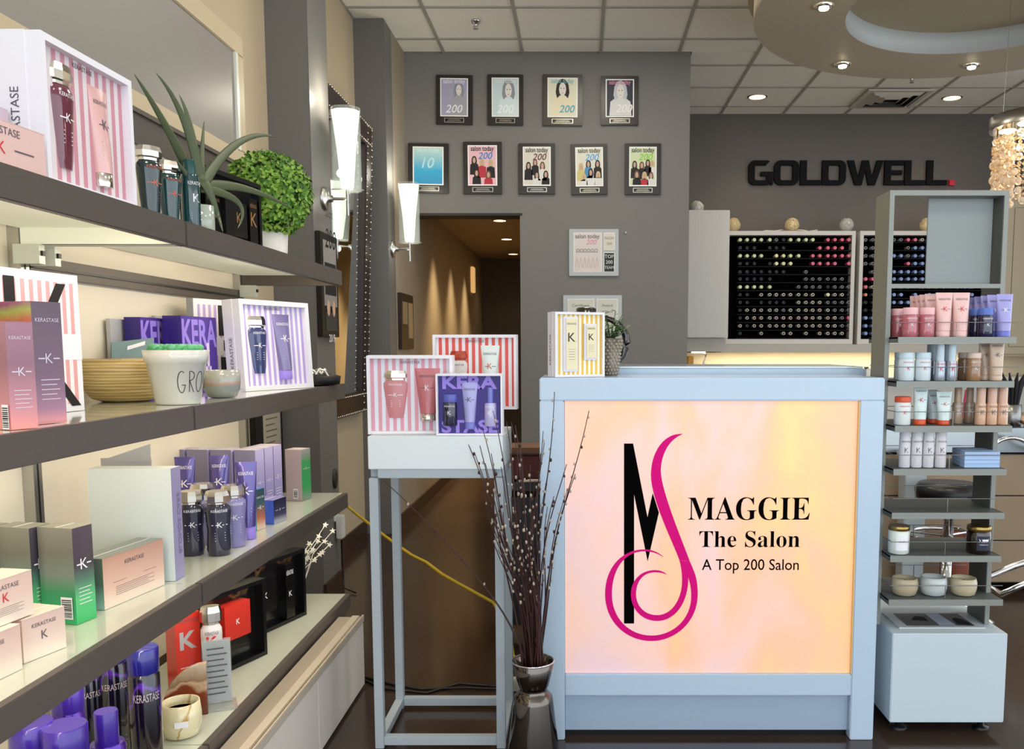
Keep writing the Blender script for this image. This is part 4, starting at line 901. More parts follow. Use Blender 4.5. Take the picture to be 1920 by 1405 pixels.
def arc(cx, cy, rx, ry, a0, a1, n=14): return [(cx+rx*math.cos(R(a0+(a1-a0)*i/n)), cy+ry*math.sin(R(a0+(a1-a0)*i/n))) for i in range(n+1)]
for pts in (arc(-.012, .06, .010, .028, 60, 300)+[(-.003, .052), (-.012, .052)], [(.008, .034), (.007, .088)], arc(.009, .076, .011, .012, 90, -80)+[(.008, .063), (.021, .033)], arc(.038, .060, .011, .027, 0, 360, 20), [(.056, .087), (.062, .034), (.069, .07), (.076, .034), (.084, .087)]): stroke(m, pts, .0009, potf, blackprint)
m.build('lettering', t)
m = MB(); g1 = [M('succulent_a', '#3f9a62', .4), M('succulent_b', '#62b57e', .4)]
m.lathe([(.07, .112), (.07, .118)], M('soil', '#2c2118', .9), 20)
rnd = random.Random(2)
for k in range(9):
    an = k*.7; cx_, cy_ = .045*math.cos(an)*(k > 0), .045*math.sin(an)*(k > 0)
    for L_ in range(7):
        a1 = L_*.9+k; m.ball((cx_+.015*math.cos(a1), cy_+.015*math.sin(a1), .142+.007*(L_ % 2)), .013, g1[L_ % 2], 8, 5, .8)
m.build('succulent', t)
# stone candle
cand = ramp_mat('grey_peach_glaze', [(0, '#8a8d88'), (.42, '#8b9290'), (.52, '#b98f78'), (.6, '#a9aaa2'), (1, '#aaa9a0')], 'Z', .082, .2, noise=.12, nscale=30, coat=.6)
p = aZ(409, 742, Z2); m = MB(); m.lathe([(.034, 0), (.043, .004), (.052, .025), (.054, .05), (.053, .082), (.049, .082), (.049, .06)], cand, 32); t = thing('candle_bowl', 'small round grey and peach glazed candle bowl right of the white pot', 'candle', (-1.085, aX(412, 742, -1.085).y+.02, Z2+.0005)); m.build('bowl_body', t); m = MB(); m.lathe([(.048, .055), (.048, .06)], M('wax', '#e6e0d0', .5), 24); m.build('wax', t)
# slate card, grey trays, purple boxes
m = MB(); m.add([(-.06, 0, 0), (.06, 0, .02), (.062, 0, .10), (-.055, 0, .085)], [(0, 1, 2, 3)], M('slate_card', '#7c9496', .6)); m.add([(-.06, .012, 0), (.06, .012, .02), (.062, .008, .10), (-.055, .008, .085)], [(0, 1, 2, 3)], M('slate_card', '')); 
t = thing('slate_folder', 'slate blue folded card with a white name tag behind the bamboo bowl', 'card', (-1.345, 2.632, Z2+.001), R(40)); m.build('card', t)
m = MB(); m.add([(-.015, -.002, .062), (.035, -.002, .078), (.037, -.002, .09), (-.013, -.002, .074)], [(0, 1, 2, 3)], whiteprint); m.build('name_tag', t)
t.location.z = Z2+.08; m = MB(); m.box(-.03, .03, .014, .03, -.0795, .03, M('slate_card', '')); m.build('card_foot', t)
for nm, P0, P1, h_, lab in (('a', V((-1.412, 2.64, Z2)), V((-1.410, 2.90, Z2)), .236, 'grey white box lid leaning behind the left purple carton'), ('b', V((-1.412, 2.92, Z2)), V((-1.410, 3.16, Z2)), .255, 'grey white box lid behind the right purple carton')):
    carton('box_lid', lab, 'box', P0, P1, h_, .012, M('grey_lid', '#b3b2b2', .5), group='grey lids at the back of the second shelf', flaps=False)
pur = M('deep_purple_card', '#2a1478', .35, coat=.3); purf = M('purple_card', '#4a3094', .35, coat=.3); lavp = M('lavender_print', '#9a82e0', .4); palep = M('pale_lilac_print', '#d9c4ee', .4)
def kera(m, W, D, Hh):
    m.text('KERA', Hh*.33, 0, Hh*.62, lambda u, v: (u, -.0009, v), lavp, maxw=W*.98, off=.03)
    for (x, w_, z0, z1) in ((-.2, .16, .1, .48), (0, .13, .05, .6), (.22, .07, .3, .66), (.22, .14, .05, .35)): m.flat([(W*(x-w_/2), Hh*z0), (W*(x+w_/2), Hh*z0), (W*(x+w_*.6), Hh*z1), (W*(x-w_*.6), Hh*z1)], lambda u, v: (u, -.0012, v), palep)
carton('purple_gift_carton', 'purple carton with lavender capitals, right one with bottle drawings, second shelf', 'box', V((-1.272, 2.80, Z2)), V((-1.252, 3.02, Z2)), .25, .062, purf, pur, group='purple cartons on the second shelf', prints=kera)
carton('purple_gift_carton', 'purple carton half hidden by the slate card, left of its twin', 'box', V((-1.352, 2.70, Z2)), V((-1.345, 2.91, Z2)), .242, .05, purf, pur, group='purple cartons on the second shelf', prints=kera)
def lavk(m, W, D, Hh):
    m.flat([(-.44*W, Hh*.06), (.46*W, Hh*.06), (.46*W, Hh*.94), (-.44*W, Hh*.94)], ff, st_lav); f2 = lambda u, v: (u, -.0012, v)
    m.flat([(-.14*W, Hh*.6), (-.02*W, Hh*.6), (-.02*W, Hh*.94), (-.14*W, Hh*.94)], f2, blackprint); m.flat([(-.12*W, Hh*.1), (.0*W, Hh*.1), (.0*W, Hh*.36), (-.12*W, Hh*.36)], f2, blackprint)
    m.flat([(-.5*W, Hh*.38), (.5*W, Hh*.38), (.5*W, Hh*.58), (-.5*W, Hh*.58)], f2, white_card); m.text('KERASTASE', Hh*.12, 0.37*W, Hh*.43, lambda u, v: (u, -.0016, v), blackprint, maxw=W*.9)
carton('gift_sleeve', 'lavender striped white carton with black strokes behind the lavender gift box', 'box', V((-1.345, 3.06, Z2)), V((-1.235, 3.36, Z2)), .32, .03, white_card, M('grey_lid', ''), prints=lavk)
gift_box('gift_set', 'lavender striped gift box with navy bottle and violet tube, far end of second shelf', V((-1.145, 2.985, Z2)), V((-1.010, 3.305, Z2)), .315, .075, st_lav, [it_bain(.27, .20, .092, navyb, silvercap, .06), it_tube(.62, .235, .088, lavtube, lavp, .035, print_=whiteprint)], sidetext='KÉRASTASE', rim=.017, titlecol=greyprint, tilt=3)
t = thing('trinket_tray', 'black oval tray with curled silver clips at the far end of the second shelf', 'tray', (-1.045, 3.50, Z2+.0005))
m = MB(); m.lathe([(.05, 0), (.075, .004), (.08, .035), (.05, .045), (.01, .05)], M('black_cloth', '#141214', .5), 24, sy=1.3); m.build('tray_body', t)
m = MB()
for k in range(5):
    a0 = k*1.3; m.tube([(.02*math.cos(a0)+.045*math.cos(a0+s*.5)*s/3, -.05+.04*math.sin(a0)+.03*s/3, .045+.022*math.sin(s*1.2)) for s in range(4)], .005, M('silver_clip', '#e3ddd4', .25, .6))
m.build('silver_clip', t)

# --- third shelf
gtop = ramp_mat('green_grey_carton', [(0, '#3fc07a'), (.32, '#3c9a6c'), (.52, '#7f8c84'), (.75, '#77756c'), (1, '#8c8a80')], 'Z', .217, .35, .3, noise=.08, nscale=20)
gfr = ramp_mat('green_dark_front', [(0, '#2fb868'), (.25, '#57c47e'), (.45, '#4c7a68'), (.6, '#3c3a46'), (1, '#433f4c')], 'Z', .217, .3, coat=.4)
def gprint(m, W, D, Hh):
    std_print(whiteprint, kz=.56, kh=.11, tz=2, ls=True)(m, W, D, Hh); barcode(m, sidef(W), -D*.25, Hh*.17, .03, .05, True)
for k, lab in enumerate(['grey and green carton with white K front and barcode, foremost of three', 'grey and green carton directly behind the foremost one', 'grey and green carton deepest of the three near the left frame edge']):
    carton('tall_carton', lab+', third shelf', 'box', V((-1.122-.097*k, 1.895+.004*k, Z3)), V((-1.110-.097*k, 1.952+.004*k, Z3)), .217, .09, gfr, gtop, M('carton_top_grey', '#9a988c', .4), group='grey and green cartons on the third shelf', prints=gprint)
cream = ramp_mat('cream_pink_carton', [(0, '#efe2cf'), (.5, '#e6cabb'), (1, '#dcbcb0')], 'Z', .09, .3, coat=.4)
def crp(m, W, D, Hh): std_print(greyprint, kz=.42, kh=.2, tz=.74, txt=.09, bars=False, ls=False)(m, W, D, Hh)
c1 = carton('small_carton', 'cream pink small carton with grey K, lower right of the stacked trio', 'box', V((-1.088, 1.655, Z3)), V((-1.062, 1.752, Z3)), .086, .075, cream, cream, M('cream_top', '#e9dccb', .4), group='cream cartons at the near end of the third shelf', prints=crp)
carton('small_carton', 'cream pink small carton, lower left of the stacked trio', 'box', V((-1.09, 1.49, Z3)), V((-1.075, 1.63, Z3)), .088, .08, cream, cream, M('cream_top', ''), group='cream cartons at the near end of the third shelf', prints=crp)
carton('small_carton', 'cream carton with red K lying on top of the stacked trio', 'box', V((-1.105, 1.56, Z3+.0905)), V((-1.085, 1.69, Z3+.0905)), .088, .065, cream, cream, M('cream_top', ''), group='cream cartons at the near end of the third shelf', prints=lambda m, W, D, Hh: std_print(greyprint, kcol=redprint, kz=.48, kh=.2, tz=.76, txt=.1, bars=False)(m, W, D, Hh))
pkg = ramp_mat('peach_box_front', [(0, '#efe0cc'), (.35, '#e6bfac'), (1, '#c99a86')], 'Z', .12, .35, coat=.3); pks = ramp_mat('sage_end', [(0, '#a8cfc4'), (.5, '#5c7468'), (1, '#6c7468')], 'Z', .12, .3)
carton('wide_carton', 'wide peach carton with sage green end, before the white display board', 'box', V((-1.120, 2.005, Z3)), V((-1.085, 2.228, Z3)), .122, .07, pkg, pks, M('sage_top', '#8a9088', .4), prints=std_print(greyprint, kz=.44, kh=.05, tz=.76, txt=.08, k=False, maxw=.4))
bw = M('display_board_white', '#d9dfdd', .4); lv = M('lavender_spine', '#9a93b8', .45)
t = carton('display_board', 'large white display board with lavender spine lettered in capitals, middle of third shelf', 'board', V((-1.288, 2.26, Z3)), V((-1.072, 2.262, Z3)), .300, .055, bw, lv, bw, flaps=False)
W_ = .216; m = MB(); m.text('BLONDE CARE', .017, -.027, .15, lambda u, v: (W_/2+.0009, -u, v), M('spine_print', '#7a7498', .5), vert=True); m.build('print', t)
m = MB(); m.add([(-.07, 0, 0), (.07, 0, 0), (.07, 0, .05), (-.05, 0, .01)], [(0, 1, 2, 3)], M('grey_lid', '')); m.box(-.07, .07, 0.001, .004, -.30, .01, M('grey_lid', '')); o = m.build('folded_card'); o.location = (-1.26, 2.40, Z3+.3005); tag(o, 'grey folded card peeking up behind the white display board', 'card')
inkb = M('smoky_bottle', '#2b2a3e', .06, coat=1); lavb = M('lavender_bottle', '#8a84b4', .2, coat=.5)
for (u, v, X, body, lab) in ((362, 1036, -1.135, inkb, 'dark smoky bottle with faceted silver cap right beside the white display board'), (412, 1036, -1.065, inkb, 'dark smoky bottle with silver cap, front middle of the bottle cluster'), (384, 1016, -1.175, lavb, 'lavender bottle with silver cap between the two dark bottles'), (441, 1020, -1.10, lavb, 'lavender bottle with silver cap right of the dark bottles')):
    q = aX(u, v, X); y = aZ(u, v+4, Z3); 
    bottle_thing(bain, 'shampoo_bottle', lab+', third shelf', 'bottle', V((y.x, y.y, Z3+.0005)), R(30), 'dark and lavender bottles on the third shelf', body=body, cap=silvercap, H_=.192, w_=.074, d_=.068, taper=.9, name='bottle_body')
vio = M('violet_metal_tube', '#5a4f96', .2, .3, coat=.6)
for (u, v, lab) in ((352, 990, 'violet tube standing behind the left dark bottle'), (416, 985, 'violet tube standing behind the middle bottles'), (466, 1010, 'violet tube on a lavender cap at the right of the bottles')):
    y = aZ(u, v, Z3); hh = .25 if v > 1000 else .245
    bottle_thing(tubep, 'hair_tube', lab+', third shelf', 'tube', V((y.x, y.y, Z3+.0005)), R(15), 'violet tubes on the third shelf', body=vio, cap=lavp, H_=hh, w_=.066, print_=whiteprint, name='tube_body', capw=.72, caph=.16)
blu = ramp_mat('blue_teal_carton', [(0, '#3fae9a'), (.5, '#3c78c8'), (1, '#2f5cb4')], 'Z', .14, .25, noise=.1, coat=.5); iri = ramp_mat('iridescent_front', [(0, '#e8d0b8'), (.3, '#c8765a'), (.6, '#4c6a70'), (1, '#3a5a62')], 'Z', .14, .25, noise=.2, nscale=20, coat=.5)
a = aZ(482, 996, Z3); carton('slim_carton', 'slim blue and teal iridescent carton right of the violet tube', 'box', a, a+V((.01, .052, 0)), .138, .05, iri, blu, M('blue_top', '#4a7ac8', .3), prints=std_print(whiteprint, ls=False))
navf = ramp_mat('navy_silver_front', [(0, '#b0b4c4'), (.3, '#4a4a68'), (1, '#2a2744')], 'Z', .09, .25, coat=.5); navs = M('cobalt_side', '#4a62c4', .25, coat=.5)
a = aZ(514, 984, Z3); carton('square_carton', 'square navy and cobalt carton at the front right of the third shelf', 'box', a, a+V((.014, .088, 0)), .084, .075, navf, navs, M('violet_top', '#8a84b8', .3), prints=std_print(whiteprint, ls=False, kh=.1, tz=2))
lavc = ramp_mat('lilac_front', [(0, '#8f88c0'), (.6, '#a8a0d4'), (1, '#b8b0de')], 'Z', .25, .3, coat=.4); lavs = M('lilac_grey_side', '#8c86a0', .35, coat=.3)
locs = [(0, 0), (1, 0), (2, 0), (0, 1), (0, 2), (0, 3)]
names_ = ['nearest front', 'middle front', 'far front', 'second deep', 'third deep', 'deepest']
for (i, j), nm in zip(locs, names_):
    P0 = V((-1.155-.088*j+.008*i, 3.075+.069*i+.008*j, Z3))
    carton('tall_carton', 'tall lilac carton with white band, %s of the lilac block' % nm, 'box', P0, P0+V((.008, .062, 0)), .252, .08, lavc, lavs, M('lilac_top', '#cfc8dc', .35), group='lilac cartons on the third shelf', prints=std_print(whiteprint, kz=.5, kh=.05, tz=2))
bs = ramp_mat('red_blue_carton', [(0, '#3a4aa0'), (.5, '#3a4a90'), (.75, '#c8604a'), (1, '#4a6a88')], 'Z', .2, .3); pks2 = M('pinkgrey_side', '#b0a0a4', .4)
P0 = V((-1.22, 3.325, Z3)); carton('slim_carton', 'slim blue and orange carton between the lilac block and the green carton', 'box', P0, P0+V((.004, .05, 0)), .215, .055, bs, bs, pks2)
P0 = V((-1.12, 3.47, Z3)); carton('tall_carton', 'green and silver carton farthest on the third shelf', 'box', P0, P0+V((.014, .072, 0)), .207, .07, ramp_mat('green_front', [(0, '#7a8a84'), (.25, '#2f9c56'), (.75, '#2f9c56'), (.9, '#8a9088'), (1, '#a0a09c')], 'Z', .207, .3, coat=.4), pks2, M('pink_top', '#d8c8c8', .4), prints=lambda m, W, D, Hh: (std_print(whiteprint, kz=.6, kh=.05, tz=2, ls=False)(m, W, D, Hh), barcode(m, sidef(W), -D*.4, Hh*.14, .02, .04, True)))

# --- bottom shelf
vp = M('violet_metal', '#4a1a9c', .2, .5, coat=.6); vp2 = M('purple_cap', '#3a2090', .3, coat=.5); dkp = ramp_mat('black_purple_can', [(0, '#0c0a12'), (.4, '#120c1e'), (.47, '#5a2aa8'), (.56, '#100a1c'), (1, '#0d0a16')], 'Z', .4, .15, noise=.9, nscale=14, coat=.8, stretch=(1, 1, .5)); indigo = M('indigo_cap', '#1c1c78', .2, coat=.6)
def can(u, v, X, h_, r, body, cap, lab, capf=.2, **k):
    q = aX(u, v, X); return bottle_thing(cylp, 'spray_can', lab+', bottom shelf', 'spray can', V((q.x, q.y, Z4+.0005)), R(35), 'purple cans on the bottom shelf', body=body, cap=cap, H_=h_, r=r, capf=capf, name='can_body', print_=M('gold_print2', '#d8c8d0', .4, .3), tv=.55, kk=False, lines=3, **k)
can(271, 1300, -1.075, .325, .037, dkp, indigo, 'tallest black purple hairspray can with indigo cap, left of the candle', .19, th=.06)
can(213, 1300, -1.20, .32, .037, dkp, indigo, 'black purple hairspray can behind the small violet bottle')
can(168, 1330, -1.25, .30, .035, dkp, vp2, 'black purple can deep behind the violet bottle')
can(200, 1370, -1.03, .272, .037, vp, vp2, 'shiny violet bottle with round shoulder and squared cap', .26, rc=.024)
can(122, 1390, -1.06, .285, .044, vp2, vp2, 'broad purple jar-topped can in the front left corner', .25)
can(128, 1350, -1.17, .29, .035, vp, vp2, 'violet can peeking out behind the broad purple one')
can(60, 1395, -1.13, .29, .042, vp, vp2, 'violet can at the far left, cut by the bottom frame edge')
can(20, 1395, -1.08, .26, .036, vp, vp2, 'violet can nearest the lower left corner of the photo')
# cream candle
p = aZ(338, 1382, Z4); t = thing('candle_bowl', 'cream marbled candle bowl with a small white tag on the bottom shelf', 'candle', (p.x, p.y+.01, Z4+.0005), R(20))
cc = ramp_mat('cream_gold_glaze', [(0, '#e3d6a8'), (.55, '#e6dab0'), (.6, '#b8923c'), (.63, '#e8deb8'), (1, '#e0d3a4')], 'X', .2, .25, noise=.6, nscale=7, coat=.6, offset=.5)
m = MB(); m.lathe([(.032, 0), (.045, .006), (.052, .035), (.053, .06), (.049, .096), (.045, .096), (.046, .07)], cc, 32); m.build('bowl_body', t); m = MB(); m.lathe([(.045, .066), (.045, .07)], M('wax', ''), 20); m.box(-.01, .01, -.003, .003, .07, .078, M('wick', '#2c1c14', .8)); m.build('wax', t)
m = MB(); m.box(-.012, .022, -.0565, -.0545, .042, .058, whiteprint); m.build('name_tag', t)
# agate slab
t = thing('agate_slab', 'quarter round brown and tan agate slab behind the candle bowl', 'ornament', (-1.135, 2.43, Z4+.0005), R(18))
m = MB(); pts = [(.055, 0), (.055, .15)]+[(.055-.125*math.sin(R(a)), .15*math.cos(R(a))) for a in range(10, 91, 10)]
m.prism(pts, lambda u, v, w_: (u, w_, v), -.012, .012, ramp_mat('agate', [(0, '#5a2010'), (.45, '#7c3016'), (.55, '#c4a888'), (.62, '#8a6a50'), (1, '#cdbba4')], 'Z', .16, .2, noise=.35, nscale=16, coat=.6)); m.build('slab', t)
# acrylic stand
acr = M('acrylic', '#eef2f0', .05, trans=.85, ior=1.3)
p = aZ(405, 1352, Z4); t = thing('acrylic_sign_stand', 'clear acrylic stand holding a white printed leaflet, front of the bottom shelf', 'sign stand', (-1.075, 2.50, Z4+.0005), R(25))
m = MB(); m.box(-.04, .04, 0, .004, .006, .2, acr); m.box(-.045, .05, -.05, .03, 0, .006, acr); m.build('acrylic_holder', t)
m = MB(); m.box(-.034, .038, .006, .0072, .01, .195, M('leaflet', '#d6d6da', .5)); m.build('leaflet', t)
m = MB()
for k in range(9): m.box(-.026, .02+.008*(k % 2), -.0012, -.0006, .17-.017*k, .174-.017*k, greyprint)
m.build('printed_lines', t)
redc = M('red_carton', '#cf3326', .3, coat=.5); 
carton('tall_carton', 'red carton with large silver K beside the white K bottle', 'box', V((-1.215, 2.545, Z4)), V((-1.165, 2.60, Z4)), .255, .07, redc, redc, prints=lambda m, W, D, Hh: (m.text('K', Hh*.2, 0, Hh*.58, ff, M('silver_foil', '#c9c9cc', .3, .5), off=.03), m.text('KERASTASE', Hh*.04, 0, Hh*.9, ff, greyprint, maxw=W*.8), [m.flat([(-W*.35, Hh*(.15+.05*q)), (W*.35, Hh*(.15+.05*q)), (W*.35, Hh*(.158+.05*q)), (-W*.35, Hh*(.158+.05*q))], ff, whiteprint) for q in range(5)]))
wb = M('white_bottle', '#d9d5d6', .3, coat=.3)
p = aX(396, 1250, -1.13); t = thing('shampoo_bottle', 'white bottle with red K and faceted silver cap behind the acrylic stand', 'bottle', (-1.125, p.y, Z4+.0005), R(28)); bain(t, wb, silvercap, .275, .062, .042, print_=greyprint, name='bottle_body'); m = MB(); m.text('K', .035, 0, .15, lambda u, v: (u, -.0215, v), redprint, off=.02); m.build('red_letter', t)
gift_box('gift_set', 'black gold-patterned tray with a red carton, middle of the bottom shelf', V((-1.215, 2.60, Z4)), V((-1.085, 2.935, Z4)), .268, .05, blackcard, [it_box(.60, .115, .115, .105, redc, .045, whiteprint, .16)], outer=black, title=None, recess=.035)
gift_box('gift_set', 'black gold-patterned tray with black cartons, far end of the bottom shelf', V((-1.20, 3.06, Z4)), V((-1.09, 3.385, Z4)), .268, .05, blackcard, [it_box(.32, .12, .13, .075, blk, .03, whiteprint, .18), it_box(.70, .05, .21, .02, blk, .04, whiteprint, .1, txt='KÉRASTASE')], outer=black, title=None, recess=.035)
# star branches
t = thing('star_branch', 'white wire spray with small stars behind the black tray at the shelf end', 'decoration', (-1.17, 3.50, Z4+.0005)); sm_ = M('star_white', '#e8e6da', .4)
rnd = random.Random(9)
for k, (u, v) in enumerate([(610, 985), (624, 996), (618, 1022), (600, 1040), (585, 1035), (575, 1048), (596, 1015), (580, 1020)]):
    q = aY(u, v, 3.52+.02*(k % 3)); T = V((q.x+1.17, q.y-3.50, q.z-Z4)); B0 = V((0, 0, .0)); md = B0.lerp(T, .6)+V((-.02, 0, .03))
    m = MB(); m.tube([B0, B0.lerp(md, .5), md, T], .0018, sm_); m.build('wire_stem', t)
    for c in (T, md.lerp(T, .5)+V((.008, 0, .004))):
        m = MB(); an0 = rnd.random()*3; pts = [(.013*(1 if i % 2 == 0 else .42)*math.cos(an0+i*PI/5), .013*(1 if i % 2 == 0 else .42)*math.sin(an0+i*PI/5)) for i in range(10)]
        m.prism(pts, lambda x_, y_, w_: (c.x+x_, c.y+w_, c.z+y_), -.002, .002, sm_); m.build('star', t)
# ================================================================== DISPLAY STAND GIFT BOXES
ZS = 1.0865
def YX(u, Y, v=750): return aY(u, v, Y).x
x0_, x1_ = YX(687, 2.955), YX(850, 2.955)
gift_box('gift_set', 'pink striped gift box with rose bottle and rose tube, left front on the display stand', V((x0_, 2.965, ZS)), V((x1_, 2.955, ZS)), .266, .075, st_pink2, [it_bain(.325, .160, .084, rose, silvercap, .055), it_tube(.70, .178, .086, rosed, silvercap, .045, print_=greyprint, kcol=whiteprint)], rim=.010, W=.288, rz=R(3))
gift_box('gift_set', 'red striped gift box behind the two others on the display stand', V((YX(810, 3.13), 3.16, 1.157)), V((YX(968, 3.13), 3.155, 1.157)), .268, .055, st_red, [it_bain(.30, .17, .066, M('white_orange_bottle', '#e4ddd6', .3), M('orange_cap', '#b5401f', .3), .04, print_=greyprint), it_tube(.68, .20, .07, M('white_tube', '#e3ebe6', .25, coat=.4), M('orange_cap', ''), .03, print_=greyprint, kcol=M('orange_print', '#d86a3a', .5))], rim=.010)
def kera_big(t, W, h, rc):
    m = MB(); fn = lambda u, v: (u, rc-.003, v)
    m.text('KERA', h*.20, 0, h*.765, fn, lavp, maxw=W*.94, off=.035, sx=1.25); m.text('STASE', h*.19, 0, h*.045, fn, lavp, maxw=W*.94, off=.035, sx=1.25); m.build('lettering', t)
purd = M('indigo_card', '#34247e', .4)
gift_box('gift_set', 'small purple gift box with lavender capitals, front right on the display stand', V((YX(817, 2.915), 2.915, ZS)), V((YX(942, 2.915), 2.915, ZS)), .205, .04, purd, [kera_big, it_cyl(.2, .105, .0245, M('smoky_jar', '#1c1c3a', .08, coat=1), M('blue_cap', '#5c64b8', .3), .032), it_tube(.5, .155, .055, M('lilac_tube', '#a5a4dc', .25, coat=.4), M('periwinkle_cap', '#7a80d0', .3), .022, print_=greyprint), it_cyl(.81, .13, .021, M('clear_lilac', '#b7b2dc', .08, coat=1), M('periwinkle_cap', ''), .03, capf=.4, rc=.010)], rim=.006, title=None, recess=.022)
# ------------------------------------------------------------------ on the desk
YG2 = 3.02
gb_ = gift_box('gift_set', 'yellow striped gift box with two tall cartons standing on the desk corner', V((YX(1041, YG2, 650), YG2, 1.2785)), V((YX(1135, YG2, 650), YG2+.004, 1.2785)), .222, .075, st_yel, [], rim=.008, rz=R(21), title=None, sidetext='KÉRASTASE', recess=.014, W=.182)
cha = M('champagne_carton', '#e4d9b0', .3, coat=.4); irid = M('iridescent_pearl', '#d9d5ea', .25, coat=.5)
for (fx, w_, h_, z0) in ((.32, .040, .175, .025), (.74, .034, .112, .065)):
    m = MB(); x = -.086+fx*.172; m.box(x-w_/2-.008, x+w_/2+.004, .004, .012, z0-.006, z0+h_+.006, irid); o = m.build('carton_sleeve', gb_)
    m = MB(); m.box(x-w_/2, x+w_/2, .001, .004, z0, z0+h_, cha); fn = lambda u, v: (x+u, .0004, z0+v); m.text('K', .03 if h_ > .15 else .022, 0, h_*.55, fn, blackprint)
    for k in range(5): m.flat([(-w_*.3, h_*(.2+.05*k)), (w_*.3, h_*(.2+.05*k)), (w_*.3, h_*(.205+.05*k)), (-w_*.3, h_*(.205+.05*k))], fn, greyprint)
    m.text('KERASTASE', .006, 0, h_*.88, fn, greyprint, maxw=w_*.8); m.build('packed_carton', gb_)
# woven pot with plant, dark jug
t = thing('potted_plant', 'leafy green plant in a tapered silver woven pot behind the yellow gift box', 'plant', (YX(1146, 3.20, 660), 3.20, 1.2785))
m = MB(); m.lathe([(.022, 0), (.024, .004), (.040, .135), (.036, .135)], M('woven_silver', '#8d8478', .35, .5, noise=.5, nscale=120, bump=.6), 24)
wv = M('woven_strip', '#a39a8c', .35, .5)
for k in range(11):
    z = .008+k*.0118; r_ = .0235+.0163*z/.135
    for j in range(14):
        a_ = 2*PI*j/14+(k % 2)*PI/14; m.ball((r_*math.cos(a_), r_*math.sin(a_), z), .0052, wv, 6, 4)
m.build('pot', t)
m = MB(); rnd = random.Random(4); gl = [M('leaf_sage_a', '#4f6b3a', .5), M('leaf_sage_b', '#7d9660', .5), M('leaf_sage_c', '#354d2a', .5)]
for k in range(26):
    an = rnd.random()*6.28; rr_ = .03+.06*rnd.random(); h_ = .15+.085*rnd.random(); T = V((rr_*math.cos(an), rr_*math.sin(an), h_)); 
    m.tube([(0, 0, .12), T*.6+V((0, 0, .06)), T], .0012, gl[2], 4)
    for q in range(7):
        c = V((0, 0, .12)).lerp(T, .35+.65*q/6); a1 = rnd.random()*6.28; d = V((math.cos(a1), math.sin(a1), .3)).normalized(); s_ = .020; sd = d.cross(V((0, 0, 1))).normalized()
        m.add([c, c+d*s_*.5+sd*s_*.4, c+d*s_, c+d*s_*.5-sd*s_*.4], [(0, 1, 2, 3)], gl[rnd.choice([0, 1, 1, 2])])
m.raw = True; m.build('foliage', t, kind='stuff')
t = thing('dark_jug', 'dark glazed jug with a big curved handle, mostly behind the yellow gift box', 'jug', (YX(1099, 3.235, 650), 3.235, 1.2785))
gz = M('dark_glaze', '#241b17', .12, coat=.8); m = MB(); m.lathe([(.03, 0), (.046, .03), (.046, .12), (.034, .19), (.037, .243), (.03, .247), (.002, .25)], gz, 28); m.build('jug_body', t)
m = MB(); m.tube([(.04+.112*math.sin(a), .03, .12+.095*math.cos(a)) for a in [R(x) for x in range(0, 190, 15)]], [.008+.006*math.sin(PI*i/12) for i in range(13)], gz, 10); m.build('handle', t)
# ------------------------------------------------------------------ silver vase and pussy willow
VX, VY = YX(1000, 2.80, 1300), 2.80
sil = M('polished_silver', '#68625c', .06, 1)
t = thing('silver_vase', 'polished silver waisted floor vase in front of the desk', 'vase', (VX, VY, .0005))
m = MB(); m.lathe([(.070, 0), (.084, .004), (.086, .03), (.066, .215), (.063, .232), (.052, .243), (.046, .252), (.047, .262), (.052, .268), (.070, .35), (.067, .352), (.063, .346), (.046, .268), (.04, .25)], sil, 48); m.build('vase_body', t)
m = MB(); m.lathe([(.070, .348), (.0715, .351), (.070, .354), (.067, .352)], chrome, 48, cap0=False, cap1=False); m.build('rim', t)
bark = M('willow_bark', '#3a1d1a', .45); bark2 = M('willow_bark_dark', '#241412', .5); cat = M('catkin_silver', '#b3a797', .8); cat2 = M('catkin_bud', '#3c1f1a', .5)
rnd = random.Random(12)
def willow(tip, base=None, label=None, big=1, wob=.012, Yt=None, dark=False, start=.5):
    B0 = base or V((VX+rnd.uniform(-.035, .035), VY+rnd.uniform(-.03, .03), .30)); Yt = Yt or VY+rnd.uniform(-.16, .12)
    T = aY(tip[0], tip[1], Yt); L_ = (T-B0).length
    dx = T.x-B0.x; C1 = B0+V((dx*.16, (T.y-B0.y)*.2, (T.z-B0.z)*.42))
    n = 14; pts = []
    for i in range(n+1):
        s = i/n; p = B0*(1-s)**2+C1*2*s*(1-s)+T*s*s; p = p+V((wob*math.sin(s*7+L_*9), wob*math.cos(s*6+L_*5), 0))*s; pts.append(p)
    o = MB().tube([p-B0 for p in pts], [.0036*(1-.66*i/n) for i in range(n+1)], bark2 if dark else bark, 6).build('willow_branch'); o.location = B0
    tag(o, label or '%s %s pussy willow branch of the bundle in the silver vase' % (('tall' if tip[1] < 830 else 'middling' if tip[1] < 920 else 'short'), ('left leaning' if tip[0] < 930 else 'upright' if tip[0] < 985 else 'slightly right leaning' if tip[0] < 1020 else 'right leaning')), 'branch', 'pussy willow branches in the silver vase')
    m = MB(); k = 0; N_ = 6 if not dark else 11
    for q in range(N_):
        s = start+(1-start)*(q+rnd.random()*.6)/N_; i = min(n-1, int(s*n)); f = s*n-i; p = pts[i].lerp(pts[i+1], min(1, f)); a_ = rnd.random()*6.28; r_ = rnd.uniform(.0030, .0046)
        m.ball((p.x-B0.x+.005*math.cos(a_), p.y-B0.y+.005*math.sin(a_), p.z-B0.z+.003), r_, cat if (rnd.random() < .75) else cat2, 7, 5, 1.5)
    m.build('catkins', o, kind='stuff')
willow((1038, 735), label='willow branch rising highest right of centre, tip over the white desk corner', dark=True, Yt=2.86)
